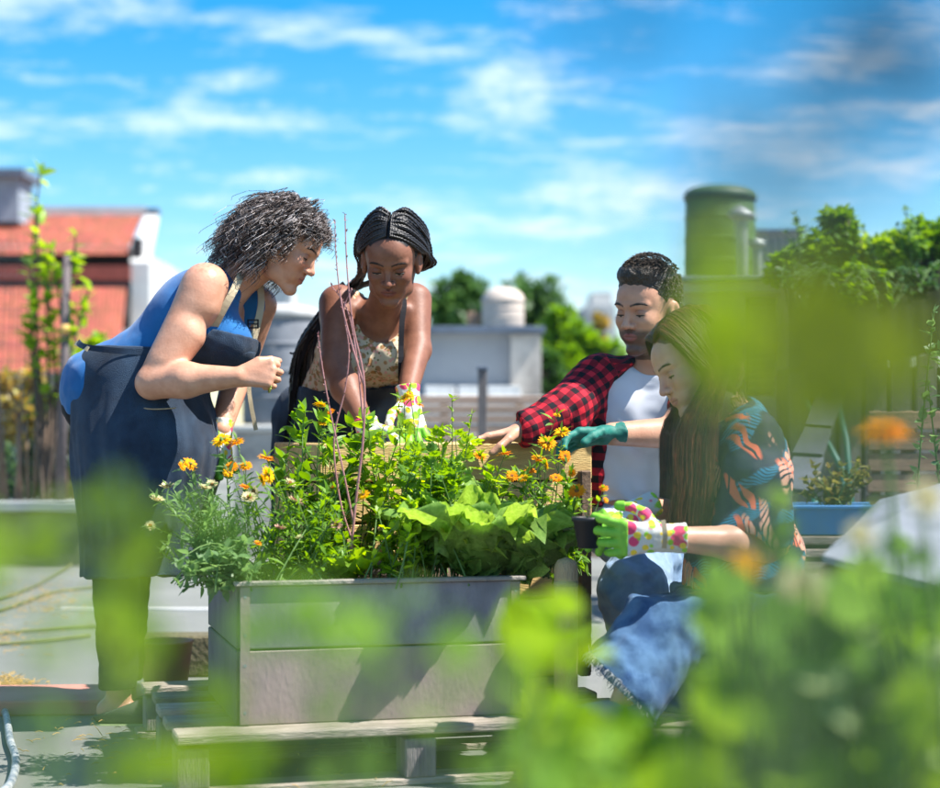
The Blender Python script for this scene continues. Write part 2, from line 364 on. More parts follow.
class Head:
    def __init__(s, c, fwd, up=(0, 0, 1), s_=1.0):
        s.c = np.asarray(c, float); s.M = frame(fwd, up); s.s = s_
    def w(s, x, y, z): return s.c + s.M @ (V(x, y, z) * s.s)
    def loc(s, v): return (v - s.c) @ s.M / s.s
    def add(s, F, jaw=1.0, nose=1.0, lips=1.0, cheeks=1.0, ears=True):
        q = s.s; E = lambda c, r, k, sub=False, M=None: F.ell(s.w(*c), V(*r) * q, s.M if M is None else M, k * q, sub)
        C = lambda a, b, ra, rb, k, sub=False: F.cap(s.w(*a), s.w(*b), ra * q, rb * q, k * q, sub)
        E((-.014, 0, .03), (.094, .076, .088), .01)
        E((.028, 0, -.022), (.060, .062, .078), .02)
        E((.045, 0, .034), (.046, .058, .048), .02)
        for y in (-1, 1):
            C((-.012, y * .050 * jaw, -.045), (.018, y * .044 * jaw, -.083), .020, .017, .02)
            C((.018, y * .044 * jaw, -.083), (.068, y * .011, -.104), .016, .014, .02)
            E((.058, y * .038, -.028), (.026 * cheeks, .022, .024), .018)
            E((.064, y * .026, -.062), (.020, .020, .022), .016)
        E((.072, 0, -.104), (.017, .019, .014), .014)
        E((.066, 0, -.066), (.026, .028, .022), .016)
        for y in (-1, 1):
            E((.096, y * .031, -.004), (.017, .019, .013), .012, True)
            C((.086, y * .010, .016), (.070, y * .047, .018), .0085, .007, .012)
            E((.0725, y * .0315, -.005), (.0125, .0155, .0120), .004)
        C((.083, 0, .006), (.102 * (1 + .0 * nose), 0, -.030), .0075, .0085, .012)
        E((.1035, 0, -.036), (.0115 * nose, .0105 * nose, .0095), .006)
        for y in (-1, 1):
            E((.093, y * .0125 * nose, -.0385), (.0105, .0075, .0075), .005)
            E((.097, y * .0065 * nose, -.0455), (.004, .0035, .003), .003, True)
        # lips
        for y in (-1, 1):
            C((.0890, y * .005, -.0610), (.078, y * .025, -.0660), .0048 * lips, .0026, .005)
            C((.0880, y * .005, -.0732), (.078, y * .023, -.0670), .0056 * lips, .003, .005)
        C((.0960, -.022, -.0664), (.0960, .022, -.0664), .0030, .0030, .003, True)
        for y in (-1, 1): C((.090, 0, -.050), (.091, 0, -.056), .003, .003, .004, True)
        if ears:
            for y in (-1, 1):
                Me = s.M @ np.array(Matrix.Rotation(R(-14), 3, 'Y')) @ np.array(Matrix.Rotation(y * R(-22), 3, 'Z'))
                F.ell(s.w(-.008, y * .079, -.012), V(.018, .009, .031) * q, Me, .006 * q)
                F.ell(s.w(-.004, y * .089, -.009), V(.010, .007, .019) * q, Me, .004 * q, True)
                F.ell(s.w(.004, y * .077, -.036), V(.007, .006, .009) * q, None, .005 * q)
    def tint(s, v, lipc, browc, stubble=None, scalp=None, blush=None):
        q = s.loc(v); out = np.zeros((len(v), 4), np.float32); x, y, z = q.T
        def put(mask, c):
            mask = np.clip(mask, 0, 1)[:, None]; a = out[:, 3:4]; na = a + mask * (1 - a)
            out[:, :3] = np.where(na > 1e-4, (out[:, :3] * a * (1 - mask) + np.array(c) * mask) / np.maximum(a * (1 - mask) + mask, 1e-4), out[:, :3]); out[:, 3:4] = na
        near = (np.abs(y) < .1) & (np.abs(z) < .14) & (x > -.12) & (x < .13)
        if scalp is not None:
            put((near & (z > .06 - .9 * np.clip(x - .055, -9, .02) * 0 - .0)) * np.clip((.058 - x + (z - .05) * .25) / .006, 0, 1) * np.clip((z + .015 + 1.2 * np.clip(x, 0, 1)) / .01, 0, 1), scalp)
        if stubble is not None:
            m = near * np.clip((-.045 - z) / .012, 0, 1) * np.clip((x + .03) / .03, 0, 1) * .95
            m = np.maximum(m, near * (x > .07) * np.clip(1 - ((y / .026) ** 2 + ((z + .052) / .007) ** 2), 0, 1) * 1.6)
            m = np.maximum(m, near * (np.abs(y) > .05) * np.clip((x - .0) / .01, 0, 1) * np.clip((.03 - x) / .01, 0, 1) * (z < .02) * .6)
            put(np.clip(m, 0, .86), stubble)
        if blush is not None:
            put(near * (x > .03) * .35 * np.exp(-((np.abs(y) - .04) ** 2 + (z + .032) ** 2) / .02 ** 2), blush)
            put(near * (x > .09) * .35 * np.exp(-(y ** 2 + (z + .036) ** 2) / .012 ** 2), blush)
        w = .0245; arch = -.0665
        lip = np.clip((1 - (y / w) ** 2 - np.where(z > arch, ((z - arch) / .0100) ** 2, ((z - arch) / .0125) ** 2)) * 4, 0, 1)
        put(near * (x > .07) * lip * .7, lipc)
        put(near * (x > .07) * (np.abs(y) < .022) * np.clip(1 - np.abs(z - arch) / .0022, 0, 1) * .8, tuple(c * .25 for c in lipc))
        put(near * (x > .085) * np.clip(1 - ((np.abs(y) - .0065) ** 2 + (z + .0465) ** 2) / .0035 ** 2, 0, 1), tuple(c * .3 for c in lipc))
        put(near * (x > .05) * .4 * np.clip(1 - (((np.abs(y) - .031) / .019) ** 2 + ((z + .001) / .0105) ** 2), 0, 1), tuple(c * .6 for c in lipc))  # socket pigmentation and shading put into the skin tint
        put(near * (x > .05) * .5 * np.clip(1 - (((np.abs(y) - .031) / .017) ** 2 + ((z - .004 + 12 * (np.abs(y) - .031) ** 2) / .0018) ** 2), 0, 1), browc)  # lid crease shade painted as a dark line
        put(near * (x > .05) * .75 * np.clip((1 - (((np.abs(y) - .031) / .0115) ** 2 + ((z + .0125) / .0030) ** 2)) * 3, 0, 1), (.42, .36, .33))
        put(near * (x > .05) * np.clip((1 - (((np.abs(y) - .031) / .0050) ** 2 + ((z + .0120) / .0034) ** 2)) * 3, 0, 1), (.02, .012, .008))
        by = .016 + .006 * np.sin(np.clip((np.abs(y) - .012) / .038, 0, 1) * np.pi * .8)
        put(near * (x > .045) * (np.abs(y) > .011) * (np.abs(y) < .050) * np.clip(1 - np.abs(z - by) / .0042, 0, 1) * 1.2, browc)
        return out
    def face_extras(s, person, browm, lashm, brow=.0011, sz=1.0):
        """eyebrow hairs and lash lines, each a part"""
        for y in (-1, 1):
            st = []
            for i in range(60):
                t = random.random(); yy = .012 + .037 * t; zz = .0155 + .006 * math.sin(t * math.pi * .8) + random.uniform(-.0028, .0028) * (1.1 - t * .8)
                xx = .0935 - 9.0 * (yy - .008) ** 2 - .0015
                a = s.w(xx, y * yy, zz); b = s.w(xx - .001, y * (yy + .006), zz + .0022 * (1 - 2 * t)); st.append((np.array([a, (a + b) / 2 + s.M[:, 0] * .0006, b]), np.array([brow, brow, brow * .4]) * sz))
            obj('eyebrow', tubes(st, 3), browm, person, world=True)
            pts = [s.w(.0745 + .0108 * math.cos(t * 1.25) , y * (.0315 + .0150 * math.sin(t * 1.25)), -.0095 + .0012 * t * t - .0012 * abs(t)) for t in np.linspace(-1, 1, 9)]
            obj('eyelashes', tubes([(np.array(pts), np.array([.0007, .0012, .0015, .0016, .0017, .0017, .0018, .0016, .0009]))], 4), lashm, person, world=True)

def hand(F, W, d, t, n, curl=(.5, .5, .5), spread=.1, s=1.0, g=0.0, thumb=None, k=.006, fcurl=None):
    """palm and five fingers; d towards the fingertips, t the thumb side, n where the palm faces"""
    W = np.asarray(W, float); d = unit(d); t = unit(t - d * np.dot(t, d)); n0 = unit(np.cross(d, t)); n = n0 if np.dot(n0, n) > 0 else -n0
    q = s
    K = [W + q * (d * L + t * o) for L, o in ((.088, .030), (.092, .010), (.086, -.010), (.078, -.028))]
    for i, p in enumerate(K):
        F.cap(W + q * (d * .012 + t * (.014 - .009 * i)), p, .0125 * q + g, .0108 * q + g, .014)
    F.cap(W + q * (d * .03 + t * .012 + n * .006), W + q * (d * .07 - t * .002 + n * .005), .016 * q + g, .012 * q + g, .012)
    Ls = (.070, .078, .073, .058)
    for i, p in enumerate(K):
        c = curl if fcurl is None else fcurl[i]
        a = 0; dd = unit(d + t * spread * (1.5 - i) * .6); r0 = (.0088, .009, .0086, .0078)[i] * q
        for j, fr in enumerate((.44, .31, .25)):
            a += c[j]; e = dd * math.cos(a) + n * math.sin(a); p2 = p + e * Ls[i] * fr * q
            F.cap(p, p2, r0 * (1 - .09 * j) + g, r0 * (1 - .09 * (j + 1)) + g, .0035 if j or i else .005); p = p2
    if thumb is None: thumb = (unit(d * .55 + t * .75 + n * .35), unit(d * .8 + t * .35 + n * .45), unit(d * .9 + t * .0 + n * .5))
    p = W + q * (d * .018 + t * .020 + n * .004)
    for j, (e, L) in enumerate(zip(thumb, (.042, .034, .027))):
        p2 = p + unit(e) * L * q; F.cap(p, p2, (.0145, .0112, .0100)[j] * q + g, (.0112, .0100, .0088)[j] * q + g, .008 if j == 0 else .004); p = p2

def person_mesh(body, lo, hi, head, hs, ncut, tintf, mats, h=.0036, hh=.0021, name='body', parent=None):
    """one body mesh: coarse below the neck plane, fine above it"""
    nn_ = unit(ncut[1]); A = Field(lo, hi, h); body(A); A.cut(ncut[0] + nn_ * .008, nn_)
    hc = head.c - V(0, 0, .03); B = Field(hc - hs, hc + hs, hh); body(B); B.cut(ncut[0] - nn_ * .008, -nn_)
    va, fa = A.arrays(); vb, fb = B.arrays(smooth=1)
    v = np.concatenate([va, vb]); f = np.concatenate([fa, fb + len(va)])
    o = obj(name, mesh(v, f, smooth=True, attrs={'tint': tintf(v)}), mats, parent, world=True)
    return o

def uv_from(bones, v):
    """coordinates along and round the nearest bone, in metres"""
    best = np.full(len(v), 9.); out = np.zeros((len(v), 3), np.float32)
    for a, b, r, ref, off in bones:
        a = np.asarray(a, float); b = np.asarray(b, float); ab = b - a; L = np.linalg.norm(ab); u = ab / L
        q = v - a; t = np.clip(q @ u, 0, L); e = q - t[:, None] * u; d = np.linalg.norm(e, axis=1) - r
        rx = unit(np.asarray(ref) - u * np.dot(ref, u)); ry = np.cross(u, rx)
        ang = np.arctan2(e @ ry, e @ rx)
        m = d < best; best[m] = d[m]; out[m] = np.stack([off + (q @ u), ang * r * 1.15, np.zeros(len(v))], 1)[m]
    return {'cuv': out}

# fabric materials
def denim(name, col, col2, scale=9):
    return mat(name, col, rough=.85, col2=col2, scale=scale, bump=.25, bscale=520, spec=.2, contrast=(.38, .62), sheen=.1)
def folds(amp, f, seed=0, mask=None):
    def d(v, n):
        r = amp * (snoise(v, np.asarray(f, float), seed, 1.3) + .5 * snoise(v, np.asarray(f, float) * 2.3, seed + 1, 1.2))
        return r if mask is None else r * mask(v)
    return d

M_DENIM_NAVY = denim('denim_navy', (.012, .020, .038), (.030, .060, .105), 5)
M_DENIM_PALE = denim('denim_pale', (.30, .42, .56), (.17, .27, .42), 12)
M_DENIM_BLUE = denim('denim_blue', (.030, .085, .19), (.095, .20, .34), 14)
M_BLACK = mat('black_cloth', (.012, .012, .016), .8, spec=.2, bump=.1, bscale=300)
M_TANK = mat('blue_jersey', (.010, .135, .36), .8, col2=(.008, .095, .28), scale=10, bump=.12, bscale=400, spec=.2, sheen=.2)
M_STRAP = mat('cotton_strap', (.52, .42, .27), .85, bump=.2, bscale=500)
M_SOLE = mat('shoe_rubber', (.05, .045, .04), .8)
M_LASH = mat('lash', (.008, .006, .005), .6)
M_BROW = mat('dark_brow', (.018, .011, .008), .7)

def floral_glove():
    m = mat('floral_glove', (.72, .72, .66), .8, spec=.2, bump=.1, bscale=400)
    nt = m.node_tree; N = nt.nodes; L = nt.links; b = N['Principled BSDF']; tc = N['Texture Coordinate'] if 'Texture Coordinate' in N else N.new('ShaderNodeTexCoord')
    cur = b.inputs['Base Color'].links[0].from_socket
    for (sc, thr, c, seed) in ((26, .46, (.75, .07, .16), 1), (34, .40, (.30, .62, .04), 2), (40, .34, (.85, .62, .05), 3)):
        mp = N.new('ShaderNodeMapping'); mp.inputs['Location'].default_value = (seed * 3.1, seed * 1.7, seed); L.new(tc.outputs['Object'], mp.inputs[0])
        vo = N.new('ShaderNodeTexVoronoi'); vo.inputs['Scale'].default_value = sc; L.new(mp.outputs[0], vo.inputs[0])
        r = N.new('ShaderNodeMapRange'); L.new(vo.outputs['Distance'], r.inputs[0]); r.inputs[1].default_value = thr; r.inputs[2].default_value = thr - .05
        mx = N.new('ShaderNodeMix'); mx.data_type = 'RGBA'; L.new(r.outputs[0], mx.inputs[0]); L.new(cur, mx.inputs[6]); mx.inputs[7].default_value = (*c, 1); cur = mx.outputs[2]
    L.new(cur, b.inputs['Base Color']); return m
M_GLOVE = floral_glove()
M_GLOVE_GREEN = mat('green_grip', (.22, .55, .03), .55, col2=(.16, .45, .03))
M_TEAL = mat('teal_glove', (.008, .19, .14), .65, col2=(.006, .13, .10), bump=.08, bscale=700)

def glove(person, W, d, t, n, curl, m=None, s=1.08, cuff=.07, tips=True, back=None, fcurl=None, thumb=None, label=None):
    """a gloved hand: a part of the person; the fingers' green dipped ends are a sub-part"""
    W = np.asarray(W, float); d = unit(d); back = -d if back is None else unit(back)
    F = Field(W - .22, W + .22, .0026)
    hand(F, W, d, t, n, curl, .25, s, .0012, thumb, fcurl=fcurl); F.cap(W + back * cuff, W + d * .02, .036, .030, .012, flat=(n, .82))
    F.cut(W + back * cuff, back)
    o = obj('glove', F.mesh(disp=folds(.0012, 22, 3), smooth=1), m or M_GLOVE, person, world=True)
    if label: o['label'] = label
    if tips:
        G = Field(W - .22, W + .22, .0026); hand(G, W, d, t, n, curl, .25, s, .0026, thumb, fcurl=fcurl); G.cut(W + d * .080 * s, -d)
        if len(G.F[G.F < 0]): obj('green_palm_dip', G.mesh(smooth=1), M_GLOVE_GREEN, o, world=True)
    return o

# ---- woman with grey curls, leaning in from the left
def woman_curls():
    base = P(122, 700, 5.16); base[2] = 0.0
    T = thing('person', 'woman with grey curls in blue tank top and navy apron bending over the flowers', 'person', base)
    J = dict(pel=P(128, 410, 5.18), spi=P(160, 362, 5.17), che=P(196, 322, 5.15), nb=P(233, 284, 5.15),
             sn=P(206, 286, 4.99), en=P(152, 383, 4.92), wn=P(238, 377, 4.87), sf=P(258, 305, 5.31), ef=P(238, 372, 5.36), wf=P(221, 430, 5.22),
             hn=P(126, 425, 5.09), hf=P(134, 425, 5.27), kn=P(116, 562, 5.07), kf=P(128, 556, 5.25), an=P(119, 694, 5.10), af=P(124, 690, 5.26))
    H = Head(P(286, 245, 5.14), (.84, -.20, -.46), (.4, 0, .9), 1.02)
    def torso(F, g=0.0, k=.04):
        for y in (-.055, .055):
            o = V(0, y, 0)
            F.cap(J['pel'] + o + V(0, 0, -.03), J['spi'] + o, .120 + g, .102 + g, k); F.cap(J['spi'] + o, J['che'] + o, .105 + g, .108 + g, k)
        F.cap(J['che'] + V(0, -.05, .0), J['che'] + V(0, .05, .0), .112 + g, None, k)
        F.cap(J['che'], P(226, 288, 5.15), .10 + g, .06 + g, k)
        F.ell(P(226, 342, 5.07), .066 + g, None, .03); F.ell(P(230, 345, 5.22), .066 + g, None, .03)
        F.ell(P(104, 396, 5.12), .076 + g, None, .06); F.ell(P(106, 396, 5.25), .076 + g, None, .06)
        F.cap(J['che'] + V(-.02, 0, .06), J['sn'] + V(.0, .03, .006), .07 + g, .052 + g, .03); F.cap(J['che'] + V(0, 0, .03), J['sf'], .06 + g, .045 + g, .03)
    def body(F):
        torso(F)
        F.cap(J['nb'] + V(-.02, 0, -.01), H.w(-.02, 0, -.05), .057, .050, .03)
        F.cap(J['sn'] + V(-.005, 0, 0), J['sn'] + V(-.015, -.01, -.05), .062, .059, .03)
        F.cap(J['sn'] + V(-.02, -.01, -.03), J['en'], .056, .043, .02)
        F.cap(P(186, 335, 4.95), P(168, 362, 4.93), .054, .047, .02)
        F.cap(J['en'], P(185, 380, 4.895), .045, .048, .012); F.cap(P(185, 380, 4.895), J['wn'], .047, .027, .02)
        F.cap(J['sf'], J['ef'], .055, .045, .02); F.cap(J['ef'], J['wf'], .045, .031, .02)
        hand(F, J['wn'], (.97, -.05, .1), (0.1, .25, 1), (.0, 1, -.2), (1.15, 1.35, 1.0), .0, 1.05, thumb=((.8, .1, .5), (.9, .5, .1), (.75, .75, -.1)), k=.006)
        for a, b, c in (('hn', 'kn', 'an'), ('hf', 'kf', 'af')):
            F.cap(J[a], J[b], .092, .06, .03); F.cap(J[b], J[b] * .6 + J[c] * .4, .050, .050, .02); F.cap(J[b] * .6 + J[c] * .4, J[c], .050, .035, .02)
            F.cap(J[c] + V(-.03, 0, -.045), J[c] + V(.15, -.01, -.062), .034, .024, .02)
        H.add(F, jaw=1.02, cheeks=1.1)
    sk = skin_mat('skin_fair', (.62, .33, .22), (.52, .25, .155))
    red = P(214, 258, 5.0)
    def tint(v):
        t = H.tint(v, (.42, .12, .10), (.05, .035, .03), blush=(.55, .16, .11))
        d = np.exp(-((v - P(206, 262, 4.96)) ** 2).sum(1) / .05 ** 2) * np.clip(snoise(v, 60, 4) * 2, 0, 1) * .5
        t[:, :3] = np.where((t[:, 3:4] < .02), np.array([.45, .10, .07]), t[:, :3]); t[:, 3] = np.maximum(t[:, 3], d)
        return t
    person_mesh(body, V(-1.32, 4.72, -.03), V(-.5, 5.52, 1.34), H, V(.15, .13, .15), (P(255, 268, 5.15), (.75, 0, .65)), tint, sk, parent=T)
    H.face_extras(T, mat('greyish_brow', (.05, .035, .03), .7), M_LASH)
    # trousers, shoes
    F = Field(V(-1.30, 4.85, -.02), V(-.75, 5.5, .95), .0045)
    for a, b, c in (('hn', 'kn', 'an'), ('hf', 'kf', 'af')):
        F.cap(J[a], J[b], .102, .070, .03); F.cap(J[b], J[c], .070, .052, .02)
    F.ell(P(96, 402, 5.12), .100, None, .04); F.ell(P(96, 402, 5.25), .100, None, .04)
    F.cut((0, 0, .10), (0, 0, -1)); F.cut(P(100, 385, 5.1), (-.2, 0, 1))
    obj('trousers', F.mesh(disp=folds(.004, (6, 6, 9), 2)), M_BLACK, T, world=True)
    for k in ('an', 'af'):
        F = Field(J[k] - V(.12, .1, .12), J[k] + V(.24, .1, .06), .003)
        F.cap(J[k] + V(-.035, 0, -.045), J[k] + V(.15, -.01, -.058), .043, .034, .02, flat=((0, 1, 0), 1.1)); F.cut(J[k] + V(0, 0, -.035), (-.35, 0, 1))
        F.cut(J[k] + V(0, 0, -.092), (0, 0, -1))
        sh = obj('shoe', F.mesh(), mat('shoe_canvas', (.05, .06, .05), .8), T, world=True)
        F = Field(J[k] - V(.12, .1, .13), J[k] + V(.24, .1, .0), .003); F.cap(J[k] + V(-.035, 0, -.084), J[k] + V(.15, -.01, -.084), .048, .040, .01); F.cut(J[k] + V(0, 0, -.078), (0, 0, 1)); F.cut(J[k] + V(0, 0, -.094), (0, 0, -1))
        obj('sole', F.mesh(), mat('pale_green_sole', (.28, .36, .16), .7), sh, world=True)
    # tank top
    F = Field(V(-1.32, 4.82, .70), V(-.52, 5.5, 1.38), .0036); torso(F, .009)
    F.ell(P(108, 384, 5.15) , V(.122, .155, .105), None, .09)
    F.cut(P(70, 412, 5.2), (-.2, 0, -1))
    F.ell(J['sn'] + V(.015, -.05, .0), V(.105, .11, .125), None, .006, True)
    F.ell(J['sf'] + V(.0, .05, -.0), V(.10, .10, .12), None, .006, True)
    F.cap(P(262, 300, 5.15), P(246, 330, 5.16), .062, .05, .01, True, flat=((0, 1, 0), 1.2)); F.cap(P(262, 262, 5.15), P(225, 262, 5.16), .070, .05, .01, True)
    obj('tank_top', F.mesh(disp=folds(.0035, (9, 7, 6), 5, lambda v: np.clip((1.25 - v[:, 2]) * 4, .3, 1))), M_TANK, T, world=True)
    # apron: skirt wrapped round the front, and the bib
    def apr(F, g):
        torso(F, g)
        for y in (-.05, .06): F.cap(P(140, 385, 5.17) + V(0, y, 0), P(150, 450, 5.17) + V(0, y * 1.3, 0), .150 + g, .165 + g, .05); F.cap(P(150, 450, 5.17) + V(0, y * 1.3, 0), P(139, 590, 5.17) + V(0, y * 1.6, 0), .165 + g, .128 + g, .05)
    F = Field(V(-1.32, 4.75, .38), V(-.6, 5.6, 1.16), .0042); apr(F, .024)
    F.cut(P(140, 574, 5.1), (.03, 0, -1)); F.cut(P(120, 347, 5.1), (.04, 0, 1)); F.cut(P(84, 400, 5.1), (-1, .30, .10))
    ap = obj('apron', F.mesh(disp=folds(.010, (7, 7, 1.6), 9, lambda v: np.clip((1.02 - v[:, 2]) * 3, .1, 1))), M_DENIM_NAVY, T, world=True)
    st_ = mat('pale_stitching', (.45, .36, .24), .8)
    obj('stitched_seam', tubes([(crom([P(124, 404, 4.955), P(119, 430, 4.95), P(118, 470, 4.945), P(119, 520, 4.95)], np.linspace(0, 3, 20)), np.full(20, .0022)), (crom([P(124, 404, 4.955), P(150, 409, 4.93), P(176, 408, 4.935)], np.linspace(0, 2, 16)), np.full(16, .0020))], 4), st_, ap, world=True)
    F = Field(V(-1.0, 4.82, .95), V(-.52, 5.5, 1.22), .0036); torso(F, .024)
    F.cut(P(120, 372, 5.1), (.04, 0, -1)); F.cut(P(196, 352, 5.0), (-1, -.1, .75)); F.cut(P(228, 333, 5.1), (.25, 0, 1)); 
    F.ell(J['sn'] + V(.015, -.05, .0), V(.105, .11, .125), None, .006, True)
    F.cap(P(262, 300, 5.15), P(246, 326, 5.16), .058, .04, .01, True)
    obj('apron_bib', F.mesh(disp=folds(.003, 10, 8)), M_DENIM_NAVY, T, world=True)
    M = MB(); 
    obj('apron_strap', strap([P(212, 332, 5.0), P(222, 312, 4.985), P(234, 290, 4.995), P(243, 270, 5.06), P(246, 262, 5.14), P(250, 268, 5.22)], .021, (.4, -1, .25)), M_STRAP, T, world=True)
    obj('apron_strap', strap([P(252, 345, 5.08), P(257, 325, 5.09), P(261, 305, 5.13), P(260, 285, 5.18), P(255, 268, 5.2)], .021, (.6, -1, .1)), M_STRAP, T, world=True)
    obj('strap_tail', strap([P(252, 345, 5.08), P(252, 362, 5.07), P(249, 385, 5.08), P(251, 405, 5.08), P(256, 430, 5.09)], .012, (.3, -1, 0)), M_STRAP, T, world=True)
    b = MB(); c = P(253, 324, 5.075)
    for dx, dz, sx, sz in ((0, .011, .032, .004), (0, -.011, .032, .004), (-.014, 0, .004, .026), (.014, 0, .004, .026), (0, 0, .03, .003)): b.box(c + V(dx, 0, dz), (sx, .004, sz))
    obj('buckle', b.mesh(), M_BLACK, T, world=True)
    obj('waistband', strap([P(78, 342, 5.05), P(86, 347, 4.985), P(120, 351, 4.958), P(150, 352, 4.965), P(190, 350, 4.98)], .016, (0, -1, 0)), M_DENIM_NAVY, T, world=True)
    obj('apron_tie', strap([P(76, 343, 5.10), P(80, 345, 5.03), P(88, 349, 4.972)], .014, (-.3, -1, .3), .004), M_STRAP, T, world=True)
    # far hand in a flowered glove
    glove(T, J['wf'], (-.02, -.3, -1), (-.8, -.5, 0), (.2, -1, .2), (.4, .5, .3), cuff=.03, label='flowered glove with green palm on the lowered hand')
    # ring on the bent hand
    b = MB(); a = unit(V(.9, .3, -.2)); e1 = unit(np.cross(a, V(0, 0, 1))); e2 = np.cross(a, e1); c = J['wn'] + V(.087, -.006, -.03)
    b.tube([c + .0115 * (math.cos(w) * e1 + math.sin(w) * e2) for w in np.linspace(0, 6.28, 17)], .0026, 6)
    obj('ring', b.mesh(True), mat('ring_gold', (.45, .5, .12), .3, metal=.6), T, world=True)
    # hair: skull cap and curls
    F = Field(H.c - .17, H.c + .17, .004)
    F.ell(H.w(-.022, 0, .045), V(.098, .088, .090), H.M, .02); F.ell(H.w(-.060, 0, -.02), V(.075, .085, .075), H.M, .03)
    F.cap(H.w(-.07, -.0, -.03), H.w(-.08, 0, -.075), .075, .06, .03)
    F.cut(H.w(.062, 0, .03), H.M @ V(1, 0, -.15)); F.ell(H.w(.06, 0, -.075), V(.088, .075, .080), H.M, .01, True)
    obj('hair_base', F.mesh(disp=folds(.007, 26, 3)), mat('hair_shadow', (.022, .017, .016), .8, bump=.4, bscale=120), T, world=True)
    st = []; rng = np.random.default_rng(5)
    n = 0
    while n < 520:
        u = unit(rng.normal(size=3))
        if u[2] < -.45 or (u[0] > .62 and u[2] < .42) or (u[0] > .28 and u[2] < -.02) and not (abs(u[1]) > .5 and u[2] > -.35 and u[0] < .5): continue
        n += 1
        root = H.w(*(V(-.018, 0, .032) + u * V(.094, .078, .088))); out = H.M @ u
        L = rng.uniform(.10, .19) * (1.15 if u[0] < .2 else .72); m = 26; t = np.linspace(0, 1, m)[:, None]
        back = H.M @ V(-.55, 0, -.25)
        path = root + out * (.052 * np.sin(np.minimum(t * 1.7, 1.57)) * rng.uniform(.55, 1.2)) + (V(0, 0, -1) * .62 + back * .62) * L * t ** 1.5 + out * 0.02 * t
        if u[0] > .25: path = root + (path - root) * (.68 if u[0] > .45 else .85)
        a1 = unit(np.cross(V(.3, .2, -1), rng.normal(size=3))); a2 = np.cross(unit(V(.3, .2, -1)), a1)
        ph = rng.uniform(0, 6.28); tw = rng.uniform(2.2, 3.6) * 2 * np.pi * L / .13 * rng.choice([-1, 1]); hr = rng.uniform(.006, .012) * np.minimum(1, t * 4 + .1)
        for q in range(9):
            o1 = rng.normal(size=3) * .0035; o2 = rng.normal(size=3) * .008; f1 = rng.uniform(.8, 1.15); e = rng.uniform(.8, 1.05)
            p = root + (path - root) * e + o1 + o2 * t + hr * f1 * (np.cos(ph + rng.normal() * .25 + tw * t) * a1 + np.sin(ph + tw * t) * a2)
            st.append((p, np.linspace(.00115, .0006, m) * rng.uniform(.6, 1.2)))
        if rng.random() < .3:
            o2 = rng.normal(size=3) * .02; st.append((path + o2 * t + hr * 1.3 * (np.cos(ph + 1 + tw * .7 * t) * a1 + np.sin(ph + 2 + tw * .7 * t) * a2), np.full(m, .0006)))
    hm = mat('grey_curls', (.035, .024, .020), .42, spec=.5, scale=30)
    nt = hm.node_tree; at = nt.nodes.new('ShaderNodeAttribute'); at.attribute_name = 'var'; cr = nt.nodes.new('ShaderNodeValToRGB'); nt.links.new(at.outputs['Fac'], cr.inputs[0])
    e = cr.color_ramp.elements; e[0].color = (.020, .013, .011, 1); e[1].color = (.60, .55, .54, 1); e[1].position = 1
    for p_, c_ in ((.4, (.048, .030, .022, 1)), (.62, (.14, .10, .085, 1)), (.84, (.34, .30, .29, 1))): x = e.new(p_); x.color = c_
    nt.links.new(cr.outputs[0], nt.nodes['Principled BSDF'].inputs['Base Color'])
    obj('curly_hair', tubes(st, 4), hm, T, world=True)
    return T

def strap(pts, w, nrm, th=.0025, n=24):
    """flat band of width w through the points"""
    pts = np.array([np.asarray(p) for p in pts]); s = np.linspace(0, len(pts) - 1, n); p = crom(pts, s)
    T = np.gradient(p, axis=0); T /= np.linalg.norm(T, axis=1, keepdims=True); nn = unit(nrm); nn = nn - T * (T @ nn)[:, None]; nn /= np.linalg.norm(nn, axis=1, keepdims=True)
    B = np.cross(T, nn) * w / 2; nn = nn * th / 2
    v = np.stack([p - B - nn, p + B - nn, p + B + nn, p - B + nn], 1).reshape(-1, 3); f = []
    for i in range(n - 1):
        for k in range(4): f.append((i * 4 + k, i * 4 + (k + 1) % 4, i * 4 + 4 + (k + 1) % 4, i * 4 + 4 + k))
    f += [(3, 2, 1, 0), tuple((n - 1) * 4 + k for k in range(4))]
    return mesh(v, f)
def crom(P_, s):
    """Catmull-Rom through control points P_ at parameters s"""
    P_ = np.asarray(P_, float); n = len(P_); i = np.clip(np.floor(s).astype(int), 0, n - 2); t = (np.asarray(s) - i)[:, None]
    g = lambda j: P_[np.clip(j, 0, n - 1)]
    p0, p1, p2, p3 = g(i - 1), g(i), g(i + 1), g(i + 2)
    return .5 * ((2 * p1) + (-p0 + p2) * t + (2 * p0 - 5 * p1 + 4 * p2 - p3) * t ** 2 + (-p0 + 3 * p1 - 3 * p2 + p3) * t ** 3)

